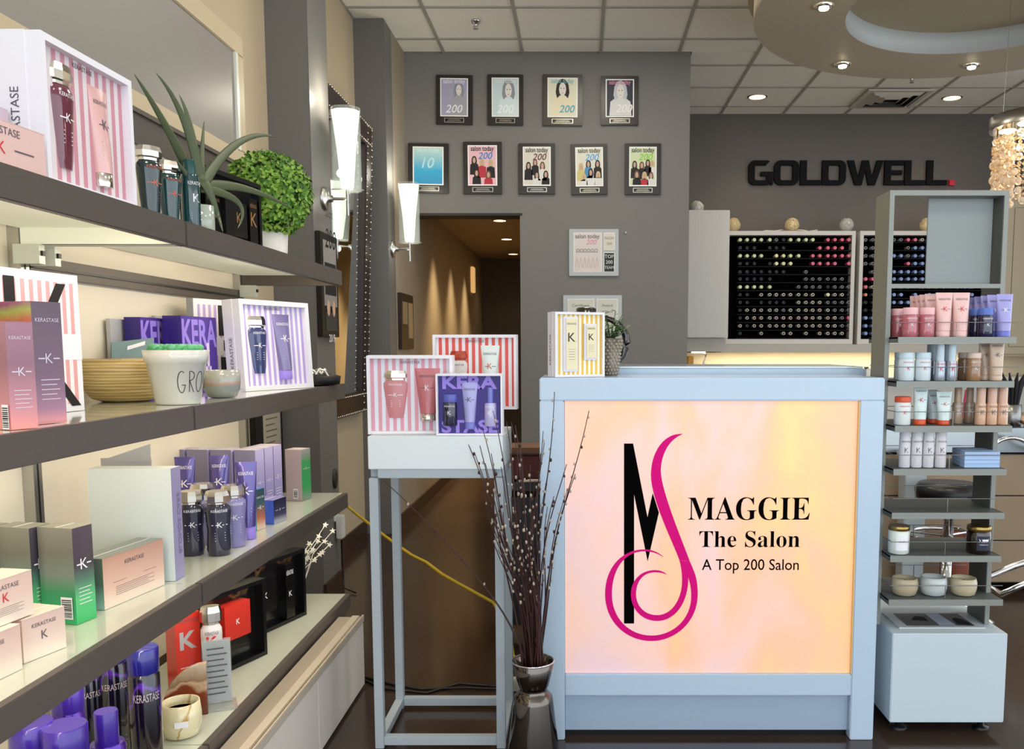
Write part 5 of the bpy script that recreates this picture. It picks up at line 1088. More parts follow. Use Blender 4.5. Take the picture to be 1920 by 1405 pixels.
willow((1100, 770), label='willow branch leaning farthest right, tip over the lit panel', dark=True, Yt=2.88)
willow((1075, 888), label='shorter willow branch ending beside the magenta curl side of the panel', dark=True, Yt=2.88)
willow((1024, 895), label='short dark willow twig just left of the desk edge', dark=True, Yt=2.9)
willow((716, 900), base=V((VX-.03, VY, .36)), label='single willow branch drooping far left across the display stand opening', Yt=2.86, wob=.006, start=.15)
for tp in [(866, 818), (884, 850), (893, 835), (920, 770), (898, 800), (944, 790), (953, 792), (960, 798), (1012, 808), (1014, 830), (1008, 850), (905, 868), (905, 925), (902, 915), (925, 905), (975, 900), (982, 910), (990, 870), (968, 830), (950, 850), (915, 850), (935, 875), (1000, 900), (958, 930), (930, 940), (970, 960), (985, 980), (945, 960), (1003, 960), (915, 960), (1030, 950), (1040, 930), (955, 1010), (980, 1040), (965, 870), (1012, 900), (940, 1030), (925, 1000), (1000, 1040), (1064, 915), (1056, 870)]:
    willow(tp)

# ================================================================== PRODUCTS ON THE TOWER
def onT(i, u, Y): z = TZS[i]; return V((aY(u, 640+80*i, Y).x, Y, z+.0005))
def put(proto, i, u, Y, label, group, rz=0):
    global _used
    if proto['label'] == '':
        proto.location = onT(i, u, Y); proto['label'] = label; proto['group'] = group; proto.rotation_euler = (0, 0, rz); return proto
    return dup(proto, onT(i, u, Y), rz, label, group)
def proto(name, cat): return thing(name, '', cat)
pj = proto('hair_mask_jar', 'jar'); cylp(pj, M('pink_jar', '#b8636e', .08, coat=1), M('pale_pink_cap', '#edb9bd', .3), .101, .0265, .24, name='jar_body')
for (u, Y, lab) in ((1705, 3.07, 'pink translucent jar, front left on the top tray'), (1736, 3.07, 'pink translucent jar, front second on the top tray'), (1683, 3.16, 'pink jar second row at the left of the top tray'), (1677, 3.24, 'pink jar deepest at the left end of the top tray')): put(pj, 0, u, Y, lab, 'pink jars on the top tray')
pt = proto('hair_tube', 'tube'); tubep(pt, M('pale_pink_tube', '#eabfba', .3, coat=.3), M('pale_pink_tube', ''), .153, .060, kcol=redprint, name='tube_body', capw=.78)
for (u, Y, lab) in ((1767, 3.07, 'pale pink tube with red K, left of the two front ones'), (1799, 3.07, 'pale pink tube with red K, right of the two front ones'), (1786, 3.11, 'pale pink tube squeezed between the two front ones'), (1746, 3.14, 'pale pink tube in the second row beside the jars'), (1736, 3.19, 'pale pink tube third in the receding row'), (1728, 3.235, 'pale pink tube fourth in the receding row'), (1718, 3.275, 'pale pink tube deepest in the receding row')): put(pt, 0, u, Y, lab+', top tray', 'pale pink tubes on the top tray')
nj = proto('hair_mask_jar', 'jar'); cylp(nj, M('navy_jar', '#16183a', .06, coat=1), M('cobalt_cap', '#5a74c4', .3), .099, .0255, .24, name='jar_body')
for (u, Y, lab) in ((1846, 3.07, 'navy jar with cobalt cap, foremost of three'), (1828, 3.13, 'navy jar with cobalt cap, middle of three'), (1815, 3.19, 'navy jar with cobalt cap, deepest of three')): put(nj, 0, u, Y, lab+' on the top tray', 'navy jars on the top tray')
lt_ = proto('hair_tube', 'tube'); tubep(lt_, M('lavender_tube', '#a3a0dc', .3, coat=.3), M('periwinkle', '#7278cc', .3), .148, .058, kcol=whiteprint, name='tube_body', capw=.78)
for (u, Y, lab) in ((1880, 3.07, 'lavender tube at the front right end'), (1862, 3.12, 'lavender tube just behind the front one'), (1850, 3.17, 'lavender tube third in the row'), (1838, 3.22, 'lavender tube fourth in the row'), (1826, 3.27, 'lavender tube deepest in the row')): put(lt_, 0, u, Y, lab+', top tray', 'lavender tubes on the top tray')
wj = proto('hair_mask_jar', 'jar'); cylp(wj, M('ice_white_jar', '#d3e0e6', .25, coat=.4), M('ice_cap', '#c9dbe4', .3), .098, .027, .22, name='jar_body', print_=redprint)
for (u, Y, lab) in ((1698, 3.07, 'ice white jar, foremost left'), (1729, 3.07, 'ice white jar, foremost right'), (1690, 3.15, 'ice white jar behind the left one')): put(wj, 1, u, Y, lab+' on the second tray', 'ice white jars on the second tray')
sb = proto('serum_bottle', 'bottle'); cylp(sb, M('serum_silver', '#aab4c0', .12, .4, coat=.6), M('ice_cap', ''), .126, .0185, .46, rc=.0135, name='bottle_body', print_=redprint)
for (u, Y, lab) in ((1761, 3.07, 'pale serum bottle, left front'), (1783, 3.07, 'pale serum bottle, right front'), (1750, 3.14, 'pale serum bottle behind, left'), (1774, 3.15, 'pale serum bottle behind, right'), (1743, 3.21, 'pale serum bottle deepest')): put(sb, 1, u, Y, lab+' on the second tray', 'pale serum bottles on the second tray')
aj = proto('hair_mask_jar', 'jar'); cylp(aj, M('amber_jar', '#9a7450', .08, coat=1), M('blush_cap', '#d9c2b4', .3), .097, .025, .2, name='jar_body')
put(aj, 1, 1824, 3.07, 'amber jar with blush cap, foremost on the second tray', 'amber jars on the second tray'); put(aj, 1, 1808, 3.14, 'amber jar behind the foremost amber jar, second tray', 'amber jars on the second tray')
tt = proto('hair_tube', 'tube'); tubep(tt, M('tan_tube', '#cdb49c', .3, coat=.3), M('tan_tube', ''), .142, .054, name='tube_body', capw=.78)
put(tt, 1, 1866, 3.07, 'tan tube at the right end of the second tray', 'tan tubes on the second tray'); put(tt, 1, 1846, 3.11, 'tan tube behind and left of the end one, second tray', 'tan tubes on the second tray')
oj = proto('hair_mask_jar', 'jar'); cylp(oj, M('white_jar', '#e2e6e4', .3), M('orange_lid', '#d9552f', .3), .099, .028, .2, name='jar_body', print_=redprint); put(oj, 2, 1691, 3.07, 'white jar with orange lid on the third tray', 'orange and white products on the third tray')
ot = proto('hair_tube', 'tube'); tubep(ot, M('mint_white_tube', '#d5e6e4', .3, coat=.3), M('orange_lid', ''), .139, .052, kcol=redprint, name='tube_body', capw=.8); put(ot, 2, 1724, 3.07, 'tall mint white tube with orange foot beside the orange lidded jar', 'orange and white products on the third tray')
os_ = proto('hair_tube', 'tube'); tubep(os_, M('mint_white_tube', ''), M('orange_lid', ''), .116, .056, kcol=redprint, name='tube_body', capw=.74)
for (u, Y, lab) in ((1768, 3.07, 'short mint white tube, foremost'), (1750, 3.13, 'short mint white tube, second'), (1741, 3.20, 'short mint white tube, deepest')): put(os_, 2, u, Y, lab+', third tray', 'orange and white products on the third tray')
ab_ = proto('serum_bottle', 'bottle'); cylp(ab_, M('clear_amber', '#b89c80', .08, coat=1, alpha=.8), M('clear_amber_cap', '#c4a68c', .15), .128, .0185, .42, rc=.0125, name='bottle_body')
put(ab_, 2, 1794, 3.12, 'smoky amber oil bottle, left of two', 'amber oil bottles on the third tray'); put(ab_, 2, 1816, 3.15, 'smoky amber oil bottle, right of two', 'amber oil bottles on the third tray')
pb_ = proto('serum_bottle', 'bottle'); cylp(pb_, M('peach_bottle', '#d9ae90', .2, coat=.5), M('peach_cap', '#e0b9a2', .25), .131, .0185, .42, rc=.0155, name='bottle_body', print_=greyprint)
for (u, Y, lab) in ((1837, 3.07, 'peach bottle, left of three'), (1858, 3.07, 'peach bottle, middle of three'), (1878, 3.075, 'peach bottle, right of three')): put(pb_, 2, u, Y, lab+' at the right end of the third tray', 'peach bottles on the third tray')
wc = proto('spray_can', 'spray can'); cylp(wc, M('white_can', '#d9d6da', .3, coat=.3), M('white_can', ''), .140, .0195, .2, name='can_body', print_=greyprint, th=.04)
for (u, Y, lab) in ((1695, 3.07, 'leftmost'), (1717, 3.07, 'second'), (1739, 3.07, 'third'), (1762, 3.07, 'rightmost')): put(wc, 3, u, Y, lab+' of four white spray cans with a black K, fourth tray', 'white spray cans on the fourth tray')
bx = MB(); bx.box(-.062, .062, -.02, .02, 0, .0135, M('pale_blue_box', '#a9c6ec', .35)); bx.box(-.0622, .0622, -.0203, .0203, .0115, .0121, M('blue_seam', '#6c86b0', .4)); fb = bx.build('flat_box')
fb.location = onT(3, 1836, 3.075); tag(fb, 'pale blue flat box at the bottom of the front stack, fourth tray', 'box', 'pale blue flat boxes on the fourth tray')
for s_i, (u, Y, sn) in enumerate([(1836, 3.075, 'front'), (1828, 3.125, 'middle'), (1820, 3.175, 'rear')]):
    for k in range(4):
        if s_i == 0 and k == 0: continue
        o = fb.copy(); C.objects.link(o); q = onT(3, u, Y); o.location = (q.x, q.y, q.z+.0142*k); o['label'] = 'pale blue flat box, %s of the %s stack on the fourth tray' % (('bottom', 'second from bottom', 'third from bottom', 'top')[k], sn)
# candles
t = thing('candle_jar', 'white candle jar with a brass lid, left on the sixth tray', 'candle'); t.location = onT(5, 1684, 3.07)
m = MB(); m.lathe([(.033, 0), (.037, .004), (.037, .078), (.033, .083)], M('white_glass_jar', '#dfe3da', .15, coat=.6), 32); m.build('jar', t); m = MB(); m.lathe([(.034, .083), (.037, .085), (.037, .098), (.035, .1)], M('brass_lid', '#a58c50', .25, .9), 32); m.build('lid', t)
m = MB(); fn = lambda u, v: (.0375*math.sin(u/.037), -.0376*math.cos(u/.037), v)
for q in range(6): m.flat([(-.022+.0075*q, .015), (-.022+.0075*(q+1), .015), (-.022+.0075*(q+1), .065), (-.022+.0075*q, .065)], fn, whiteprint)
m.text('candle', .006, 0, .045, lambda u, v: (.038*math.sin(u/.037), -.0381*math.cos(u/.037), v), greyprint); m.build('paper_label', t)
t = thing('candle_jar', 'black candle jar with moon phase label and brass lid, right on the sixth tray', 'candle'); t.location = onT(5, 1834, 3.075)
m = MB(); m.lathe([(.038, 0), (.042, .004), (.042, .075), (.039, .08)], M('black_glass_jar', '#1c0f0a', .08, coat=1), 32); m.build('jar', t); m = MB(); m.lathe([(.039, .08), (.042, .082), (.042, .096), (.04, .098)], M('brass_lid', ''), 32); m.build('lid', t)
fn = lambda u, v: (.0428*math.sin(u/.042), -.0428*math.cos(u/.042), v); m = MB()
for q in range(6): m.flat([(-.024+.008*q, .015), (-.024+.008*(q+1), .015), (-.024+.008*(q+1), .066), (-.024+.008*q, .066)], lambda u, v: (.0424*math.sin(u/.042), -.0424*math.cos(u/.042), v), M('navy_label', '#23283a', .5))
for (cx_, a) in ((-.017, -.6), (-.008, -.3), (0, 0), (.009, .3), (.018, .6)):
    if abs(a) > .5 or a == -.3:
        m.flat(arc(cx_, .05, .005, .006, -90, 90, 8)+arc(cx_-.002, .05, .004, .006, 90, -90, 8), fn, whiteprint) if a < 0 else m.flat(arc(cx_, .05, .005, .006, 90, 270, 8)+arc(cx_+.002, .05, .004, .006, 270, 90, 8), fn, whiteprint)
    else: m.flat(arc(cx_, .05, .006, .006, 0, 330, 11), fn, whiteprint)
m.text('CANDLE CO', .004, 0, .034, fn, whiteprint, maxw=.03); m.build('paper_label', t)
def bowl(u, lab, mat, h_=.062):
    t = thing('candle_bowl', lab, 'candle', group='ceramic candle bowls on the lowest tray'); t.location = onT(6, u, 3.09)
    m = MB(); m.lathe([(.032, 0), (.041, .005), (.046, .025), (.047, .045), (.043, h_), (.040, h_), (.042, .045)], mat, 32); m.build('bowl_body', t)
    m = MB(); m.lathe([(.041, .042), (.041, .046)], M('wax', ''), 24); m.tube([(0, 0, .046), (.001, 0, .054)], .0015, blackprint); m.build('wax', t)
bowl(1695, 'sand coloured ceramic candle bowl, left of three on the lowest tray', M('sand_ceramic', '#b8a98c', .3, noise=.1, nscale=12, coat=.4)); bowl(1749, 'bluish white ceramic candle bowl, middle of three on the lowest tray', M('bluewhite_ceramic', '#c4cccc', .3, noise=.08, nscale=12, coat=.4), .066); bowl(1805, 'beige ceramic candle bowl with faint markings, right of three on the lowest tray', M('beige_ceramic', '#c2b598', .3, noise=.15, nscale=14, coat=.4))
# magazine on the pedestal
t = thing('magazine', 'white framed magazine lying on the pedestal below the lowest tray', 'magazine', (1.30, 3.14, .3727))
m = MB(); m.box(-.155, .155, -.075, .11, 0, .004, M('magazine_white', '#c9ced2', .3)); m.build('pages', t); m = MB(); f = lambda u, v: (u, v, .0044)
m.flat([(-.12, -.055), (.125, -.055), (.125, .09), (-.12, .09)], f, M('mag_dark', '#3c3230', .3)); f2 = lambda u, v: (u, v, .0048)
m.flat([(0, -.052), (.06, -.052), (.05, .085), (0, .085)], f2, M('mag_blue', '#b4bcd4', .3)); m.flat([(.07, -.04), (.12, -.04), (.11, .02), (.09, .04), (.075, .02)], f2, blackprint); m.flat([(-.08, .01), (-.02, 0), (-.02, .05), (-.05, .06)], f2, blackprint); m.build('cover', t)

# ================================================================== COLOUR BAR AT THE BACK
YF = 8.55
cabw = M('cabinet_white', '#c9c5be', .45)
def XY(u, v, Y): q = aY(u, v, Y); return q.x, q.z
t = thing('tall_cabinet', 'white tall wall cabinet at the left end of the color bar', 'cabinet', (1.25, YF, 1.3))
x0a, zt = XY(1291, 394, 8.35); x1a, zb_ = XY(1356, 634, 8.35)
m = MB(); m.box(x0a-1.25, x1a-1.25+.045, -.20, .36, zb_-1.3, zt-1.3, cabw); m.build('cabinet_body', t, bevel=.004)
m = MB(); m.box(x0a-1.25, x1a-1.25-.004, -.222, -.202, zb_-1.3+.005, zt-1.3-.004, cabw); m.build('door', t, bevel=.003)
m = MB(); m.box(x0a-1.25-.03, x1a-1.25+.03, -.16, .36, zb_-1.3-.13, zb_-1.3-.001, M('valance_white', '#b4aea4', .5)); m.build('valance', t)
x1b = XY(1596, 500, YF)[0]; x0b = XY(1366, 500, YF)[0]; x0c, x1c = XY(1618, 500, YF)[0], XY(1850, 500, YF)[0]; zt2 = XY(1500, 441, YF)[1]; zb2 = XY(1500, 636, YF)[1]
def rack(name, xa, xb, lab):
    t = thing(name, lab, 'cabinet', ((xa+xb)/2, YF, zb2)); hw = (xb-xa)/2; hh = zt2-zb2; fw = .035
    m = MB(); m.box(-hw-fw, hw+fw, 0, .36, hh, hh+.04, cabw); m.box(-hw-fw, -hw, 0, .36, 0, hh, cabw); m.box(hw, hw+fw, 0, .36, 0, hh, cabw); m.box(-hw-fw, hw+fw, 0, .36, -.05, 0, cabw); m.build('cabinet_frame', t)
    m = MB(); m.box(-hw, hw, .10, .36, 0, hh, M('rack_black', '#020202', .9, spec=.05)); m.build('backing', t)
    for r_ in range(13):
        m = MB(); z = hh*(12.5-r_)/13-.034; m.box(-hw+.09, hw, .012, .10, z, z+.008, M('rack_shelf', '#060607', .6, spec=.2)); m.build('rack_shelf', t)
    return t
rack('color_rack', x0b, x1b, 'white framed black rack of color tubes under the big lettering'); rack('color_rack', x0c, x1c, 'white framed black rack of color tubes behind the product tower')
m = MB(); m.box(XY(1400, 500, 8.35)[0]-.2, x1c+.05, YF-.05, YF+.36, zb2-.13, zb2-.052, M('valance_white', '')); tag(m.build('cabinet_valance'), 'long white valance under the color racks', 'cabinet trim')
ends = dict(y=('#c9cf9c', 'pale yellow'), p=('#c8506a', 'pink'), b=('#6f86b8', 'blue'), w=('#cfcabc', 'off-white'), g=('#8a8a90', 'grey'), d=('#2c3440', 'dark'), o=('#d07c50', 'orange'))
protoT = {}
ORD = ['top', 'second', 'third', 'fourth', 'fifth', 'sixth', 'seventh', 'eighth', 'ninth', 'tenth', 'eleventh', 'twelfth', 'bottom']
def tubeend(k, x, z, side, row=0, col=0):
    if (k, side) not in protoT:
        m = MB(); c = M('tube_end_'+k, ends[k][0], .3, coat=.4); r_ = .0185 if k in 'ypb' else .0165
        prof = [(r_, 0), (r_, -.07), (r_*.86, -.078)]
        if k in 'wdg': prof += [(r_*.62, -.078), (r_*.58, -.060)]
        m.lathe(prof, c, 12, cap0=False, cap1=k not in 'wdg')
        if k in 'wdg': m.lathe([(r_*.58, -.062), (r_*.5, -.061)], M('tube_core', '#0b0b0e', .4), 12)
        m.v = [(x_, -z_*-1, y_) for x_, y_, z_ in m.v]
        o = m.build('color_tube'); tag(o, '%s ended round color tube in the %s rack of the color bar' % (ends[k][1], side), 'color tube', '%s ended color tubes in the %s rack' % (ends[k][1], side)); protoT[(k, side)] = o
    else:
        o = protoT[(k, side)].copy(); C.objects.link(o)
    o.location = (x, YF+.085, z); o['label'] = '%s ended color tube, %s row, %s position from the left, %s rack' % (ends[k][1], ORD[row], (['first']+ORD[1:12]+['thirteenth', 'fourteenth', 'fifteenth', 'sixteenth'])[col], side)
cols1 = [418, 455, 493, 530, 575, 610, 648, 685, 728, 767, 803, 840, 883, 920, 958, 993]
rows = [310, 353, 395, 436, 480, 518, 560, 601, 642, 683, 724, 766, 806]
pat1 = ['yyyyygdyyyy.pppp', 'ddd.ddd....pppp.', 'yyyy.yyyy.pppppp', 'ddd.dyyy..pppp.p', 'ddddddd..g......', 'ddddd....gggggg.', 'yyyyy...ggggdggg', 'dd.wwwwwwww.ywwd', 'dd.dddd.wwwwgggg', 'dwwwwwgwwwwwwggg', 'dwwwwwwwwwwwwwgp', 'wdwwwwwwwwwwwwgg', 'd..w..ww.w.wwww.']
for r_, row in enumerate(pat1):
    for c_, ch in enumerate(row):
        if ch == '.': continue
        q = aY(1240+cols1[c_]/2.8235, 340+rows[r_]/2.8235, YF+.01); tubeend(ch, q.x, q.z, 'left', r_, c_)
cols2 = [1083+37.5*i for i in range(16)]
pat2 = ['ggg.ggppwbbbbbbb', 'ggg...gbbbbbbbb.', 'ggggbbgbbbbbb..b', 'gggg..pbbbbbbbbb', '.ggbbbbbbbbbbb..', 'ppp.bbbbbbbb.bbb', 'pww.bbb.bbbbbbbb', 'odp.bb.b.bbbb.bb', 'dd..bbb..bbbbb..', 'dd.bb.bb........', 'bb.bbb..........', 'bb.bb...........', 'bb.b............']
for r_, row in enumerate(pat2):
    for c_, ch in enumerate(row):
        if ch == '.': continue
        q = aY(1240+cols2[c_]/2.8235, 340+rows[r_]/2.8235, YF+.01)
        if q.x < x1c-.03: tubeend(ch, q.x, q.z, 'right', r_, c_)
# woven light balls
bm_ = [M('woven_ball_warm', '#d9c69a', .8, noise=.3, nscale=60, bump=1), M('woven_ball_pale', '#c9c6c0', .8, noise=.3, nscale=60, bump=1)]
rnd = random.Random(8)
for k, (u, v, w_, lab) in enumerate([(1307, 391, 1, 'pale woven ball on top of the tall white cabinet'), (1375, 427, 0, 'warm woven ball directly right of the tall white cabinet'), (1485, 426, 0, 'yellowish woven ball above the middle of the left rack'), (1587, 426, 1, 'pale woven ball above the right end of the left rack'), (1738, 428, 0, 'warm woven ball seen through the open top of the tower')]):
    t = thing('woven_ball', lab, 'ball', group='woven balls on the color bar'); q = aY(u, v, YF+.12); r_ = .068; base = (zt2+.04) if k else zt
    t.location = (q.x, YF+.12, base+r_+.003); m = MB(); m.ball((0, 0, 0), r_*.93, bm_[w_], 16, 10); m.build('core', t)
    m = MB()
    for j in range(14):
        ax = V((rnd.uniform(-1, 1), rnd.uniform(-1, 1), rnd.uniform(-1, 1))).normalized(); a1 = ax.orthogonal().normalized(); a2 = ax.cross(a1); off = rnd.uniform(-.5, .5); rr_ = (1-off*off)**.5
        m.tube([(ax*off+(a1*math.cos(s)+a2*math.sin(s))*rr_)*r_ for s in [i*PI/8 for i in range(17)]], .002, bm_[w_], 4)
    m.build('string', t, kind='stuff')
m = MB(); a = aY(1425, 437, YF+.2); m.tube([(a.x+.07*i, YF+.2+.05*math.sin(i*2), zt2+.055+.02*abs(math.sin(i*1.7))) for i in range(9)], .006, M('white_string', '#d8d2c4', .7)); tag(m.build('string_lights'), 'white cord lying loosely on top of the left rack', 'cord')
# counter, backsplash
ct = thing('back_counter', 'long white work counter below the color racks', 'counter', (2.8, 8.6, 0))
m = MB(); m.box(-1.9, 2.0, -.28, .31, 1.06, 1.10, M('counter_white', '#cfccc4', .4)); m.build('worktop', ct, bevel=.004); m = MB(); m.box(-1.9, 2.0, -.22, .31, 0, 1.06, cabw); m.build('cabinet_body', ct)
m = MB(); m.box(-1.75, 1.9, .302, .318, 1.101, 1.33, M('backsplash_cream', '#e3d6b8', .5)); m.build('backsplash', ct)
area('undercabinet_strip', (2.3, 8.7, zb2-.14), (0, 0, 0), 2.2, .06, 9, (1, .86, .6)); area('undercabinet_strip', (4.2, 8.7, zb2-.14), (0, 0, 0), 1.2, .06, 4, (1, .86, .6))
rnd = random.Random(3)
for k in range(9):
    x = XY(1492+19*k, 695, 8.45)[0]; m = MB(); m.lathe([(.035, 0), (.038, .005), (.04, .07), (.03, .072), (.012, .09)], M('roller_white', '#d8d6cf', .4), 12); m.box(-.03, .0, -.02, .02, .072, .095, M('black_clip', '#17171a', .4))
    o = m.build('applicator_cup'); o.location = (x, 8.42, 1.1005); tag(o, 'white color mixing cup in the row on the back counter', 'cup', 'mixing cups on the back counter')
m = MB()
for k in range(7): m.tube([(rnd.uniform(-.1, .1), rnd.uniform(-.05, .05), .01), (rnd.uniform(-.1, .1), rnd.uniform(-.05, .05), .09), (rnd.uniform(-.12, .12), rnd.uniform(-.05, .05), .02)], .012, M('teal_foil', '#5c7f80', .3, .3), 5)
o = m.build('crumpled_towel'); o.location = (XY(1487, 695, 8.4)[0], 8.42, 1.101+.012); tag(o, 'crumpled teal towel at the left end of the mixing cups', 'towel')
m = MB(); m.box(-.03, .03, -.03, .03, 0, .2, M('orange_box', '#d99a3c', .5)); o = m.build('orange_bottle', bevel=.008); o.location = (XY(1294, 680, 8.5)[0], 8.5, 1.1005); tag(o, 'orange bottle at the left end of the back counter', 'bottle')
t = thing('desk_lamp', 'white curved lamp glowing under the tall cabinet', 'lamp', (XY(1318, 680, 8.5)[0], 8.5, 1.1005)); m = MB(); m.lathe([(.05, 0), (.05, .012), (.01, .02)], white, 16); m.tube([(0, 0, .01), (.01, 0, .14), (.03, 0, .21), (-.03, 0, .235)], .012, white, 8); m.build('arm', t); m = MB(); m.box(-.11, .02, -.03, .03, .225, .24, M('lamp_glow', '#fff2d2', .4, emit=3)); m.build('lamp_head', t)
# cream cabinets right
xa = XY(1878, 500, 8.5)[0]; t = thing('tall_cabinet', 'cream tall cabinet with grooved doors at the right frame edge', 'cabinet', (xa, 8.5, 1.3)); zc1 = XY(1900, 372, 8.5)[1]-1.3; zc0 = XY(1900, 668, 8.5)[1]-1.3
crm = M('cream_cabinet', '#b5a88e', .5); m = MB(); m.box(0, 1.4, 0, .4, zc0, zc1, crm); m.build('cabinet_body', t)
for k in range(3):
    m = MB(); m.box(.02+.46*k, .46+.46*k, -.02, 0, zc0+.02, zc1-.02, crm); d = m.build('door', t, bevel=.004); m = MB(); m.box(.09+.46*k, .39+.46*k, -.026, -.0205, zc0+.09, zc1-.09, crm); m.build('door_panel', d, bevel=.003)
# ================================================================== CHANDELIER
cr_ = M('crystal', '#fff2dc', .05, trans=.6, ior=1.5, emit=.06, ecol='#e8b880'); crd = M('crystal_bead', '#ead0a4', .1, trans=.4, emit=.06, ecol='#d8955c')
cxx, cyy, cz_ = 2.64, 5.2, 2.64
t = thing('crystal_chandelier', 'round nickel chandelier raining strands of glowing crystal drops at the right edge', 'chandelier', (cxx, cyy, cz_))
m = MB(); m.lathe([(.262, 0), (.262, .07), (.24, .075), (.03, .08)], nickel, 48, cap0=False); m.lathe([(.258, .012), (.250, .002)], chrome, 48, cap0=False); m.build('canopy_plate', t)
m = MB()
for a in range(5): m.lathe([(.05, .003), (.045, -.004)], M('chandelier_lamp', '#fff0cc', .4, emit=14), 16, .16*math.cos(a*1.256+2.6), .16*math.sin(a*1.256+2.6))
m.build('lamp', t)
for a in range(3): 
    m = MB(); m.tube([(.2*math.cos(a*2.1+2.4), .2*math.sin(a*2.1+2.4), .075), (.2*math.cos(a*2.1+2.4)*.9, .2*math.sin(a*2.1+2.4)*.9, .855)], .0016, nickel, 5); m.build('wire', t)
point('chandelier_lamp', (cxx-.05, cyy-.05, cz_-.12), 5, WARM, .12)
big = MB(); big.ball((0, 0, 0), .021, cr_, 8, 6, 1.1)
small_ = MB(); small_.ball((0, 0, 0), .0125, crd, 6, 4, .7)
bo_ = so_ = None; wires = MB(); rnd = random.Random(21); cnt = 0
for k in range(34):
    if k < 24: an = PI+(-1.25+2.5*k/23); rad = .235-.012*rnd.random()
    else: an = PI+rnd.uniform(-1.3, 1.3); rad = .15+.05*rnd.random()
    x, y = rad*math.cos(an), rad*math.sin(an); depth = .26+.42*max(0, (x+.25)/.25)+.06*rnd.random(); depth = min(depth, .66); wires.tube([(x, y, 0), (x, y, -depth)], .0008, crd, 4)
    z = -.05-.03*rnd.random()
    while z > -depth and cnt < 296:
        isb = rnd.random() < .30+.4*(-z/depth)*.5 or z < -depth+.05
        if isb:
            o = big.build('crystal', t) if bo_ is None else bo_.copy()
            if bo_ is None: bo_ = o
            else: C.objects.link(o)
        else:
            o = small_.build('bead', t) if so_ is None else so_.copy()
            if so_ is None: so_ = o
            else: C.objects.link(o)
        o.location = (x, y, z); z -= .05 if isb else .034; cnt += 1
wires.build('strand_wires', t, kind='stuff')
# ================================================================== WORK ISLAND, CHAIRS, CLUTTER
YI = 4.84; isl = thing('work_island', 'work island with tan door panels and a stainless top band behind the tower', 'counter', (2.3, YI, 0))
ip = M('tan_laminate', '#a08b72', .35, noise=.06, nscale=6); stl = M('stainless', '#a9b0b3', .28, .9)
m = MB(); m.box(-.72, .9, .021, .6, .05, .79, M('island_core', '#3b3026', .6)); m.build('carcass', isl)
m = MB(); m.box(-.74, .92, -.015, .62, .80, .935, stl); m.build('steel_band', isl, bevel=.004)
for i in range(5):
    for (z0, z1) in ((.06, .295), (.302, .55), (.557, .785)):
        m = MB(); x = -.72+.325*i; m.box(x+.003, x+.322, 0, .02, z0, z1, ip); m.build('door_panel', isl, bevel=.002)
t = thing('faucet', 'curved chrome faucet on the work island at the right edge', 'faucet', (XY(1912, 800, 4.75)[0], 4.775, .60)); m = MB(); m.tube([(-.12+.13*math.cos(a)+.10, -.0, .12*math.sin(a)+.07) for a in [R(x) for x in range(180, 30, -12)]]+[(.14, .03, .12), (.16, .05, .04)], .011, chrome, 10); m.build('spout', t)
t.location = (XY(1905, 870, 4.72)[0], 4.74, .70)
m = MB(); m.tube([(.16, .05, .04), (.16, .085, .04)], .02, chrome, 12); m.build('wall_flange', t)
t = thing('white_post', 'narrow pale post standing before the island, seen between the tower trays', 'post', (XY(1708, 980, 4.70)[0], 4.70, 0)); m = MB(); m.box(-.058, .058, -.05, .05, 0, .80, M('pale_post', '#b3bcc0', .4)); m.build('post_body', t, bevel=.004); m = MB(); m.box(-.07, .07, -.06, .06, .80, .815, M('pale_post', '')); m.build('cap_plate', t)
def stool_():
    t = thing('salon_stool', 'black salon stool with chrome column and foot ring seen through the lower tower trays', 'stool', (XY(1778, 980, 4.42)[0], 4.42, 0)); lb = M('black_leather', '#141316', .35)
    m = MB(); m.lathe([(.12, .60), (.165, .615), (.17, .66), (.15, .69), (.02, .695)], lb, 28); m.build('seat', t)
    m = MB(); m.lathe([(.04, .07), (.032, .15), (.026, .15), (.026, .59), (.07, .60)], chrome, 20); m.build('pump_column', t)
    m = MB(); m.tube([(.19*math.cos(a), .19*math.sin(a), .42) for a in [i*PI/12 for i in range(25)]], .011, chrome, 8); m.build('foot_ring', t)
    for k in range(3): m = MB(); an = k*2.09+.5; m.tube([(.02*math.cos(an), .02*math.sin(an), .42), (.19*math.cos(an), .19*math.sin(an), .42)], .008, chrome, 6); m.build('ring_spoke', t)
    for k in range(5):
        an = k*2*PI/5+.3; m = MB(); m.tube([(0, 0, .09), (.14*math.cos(an), .14*math.sin(an), .065), (.26*math.cos(an), .26*math.sin(an), .018)], [.024, .02, .016], chrome, 8); m.build('base_leg', t)
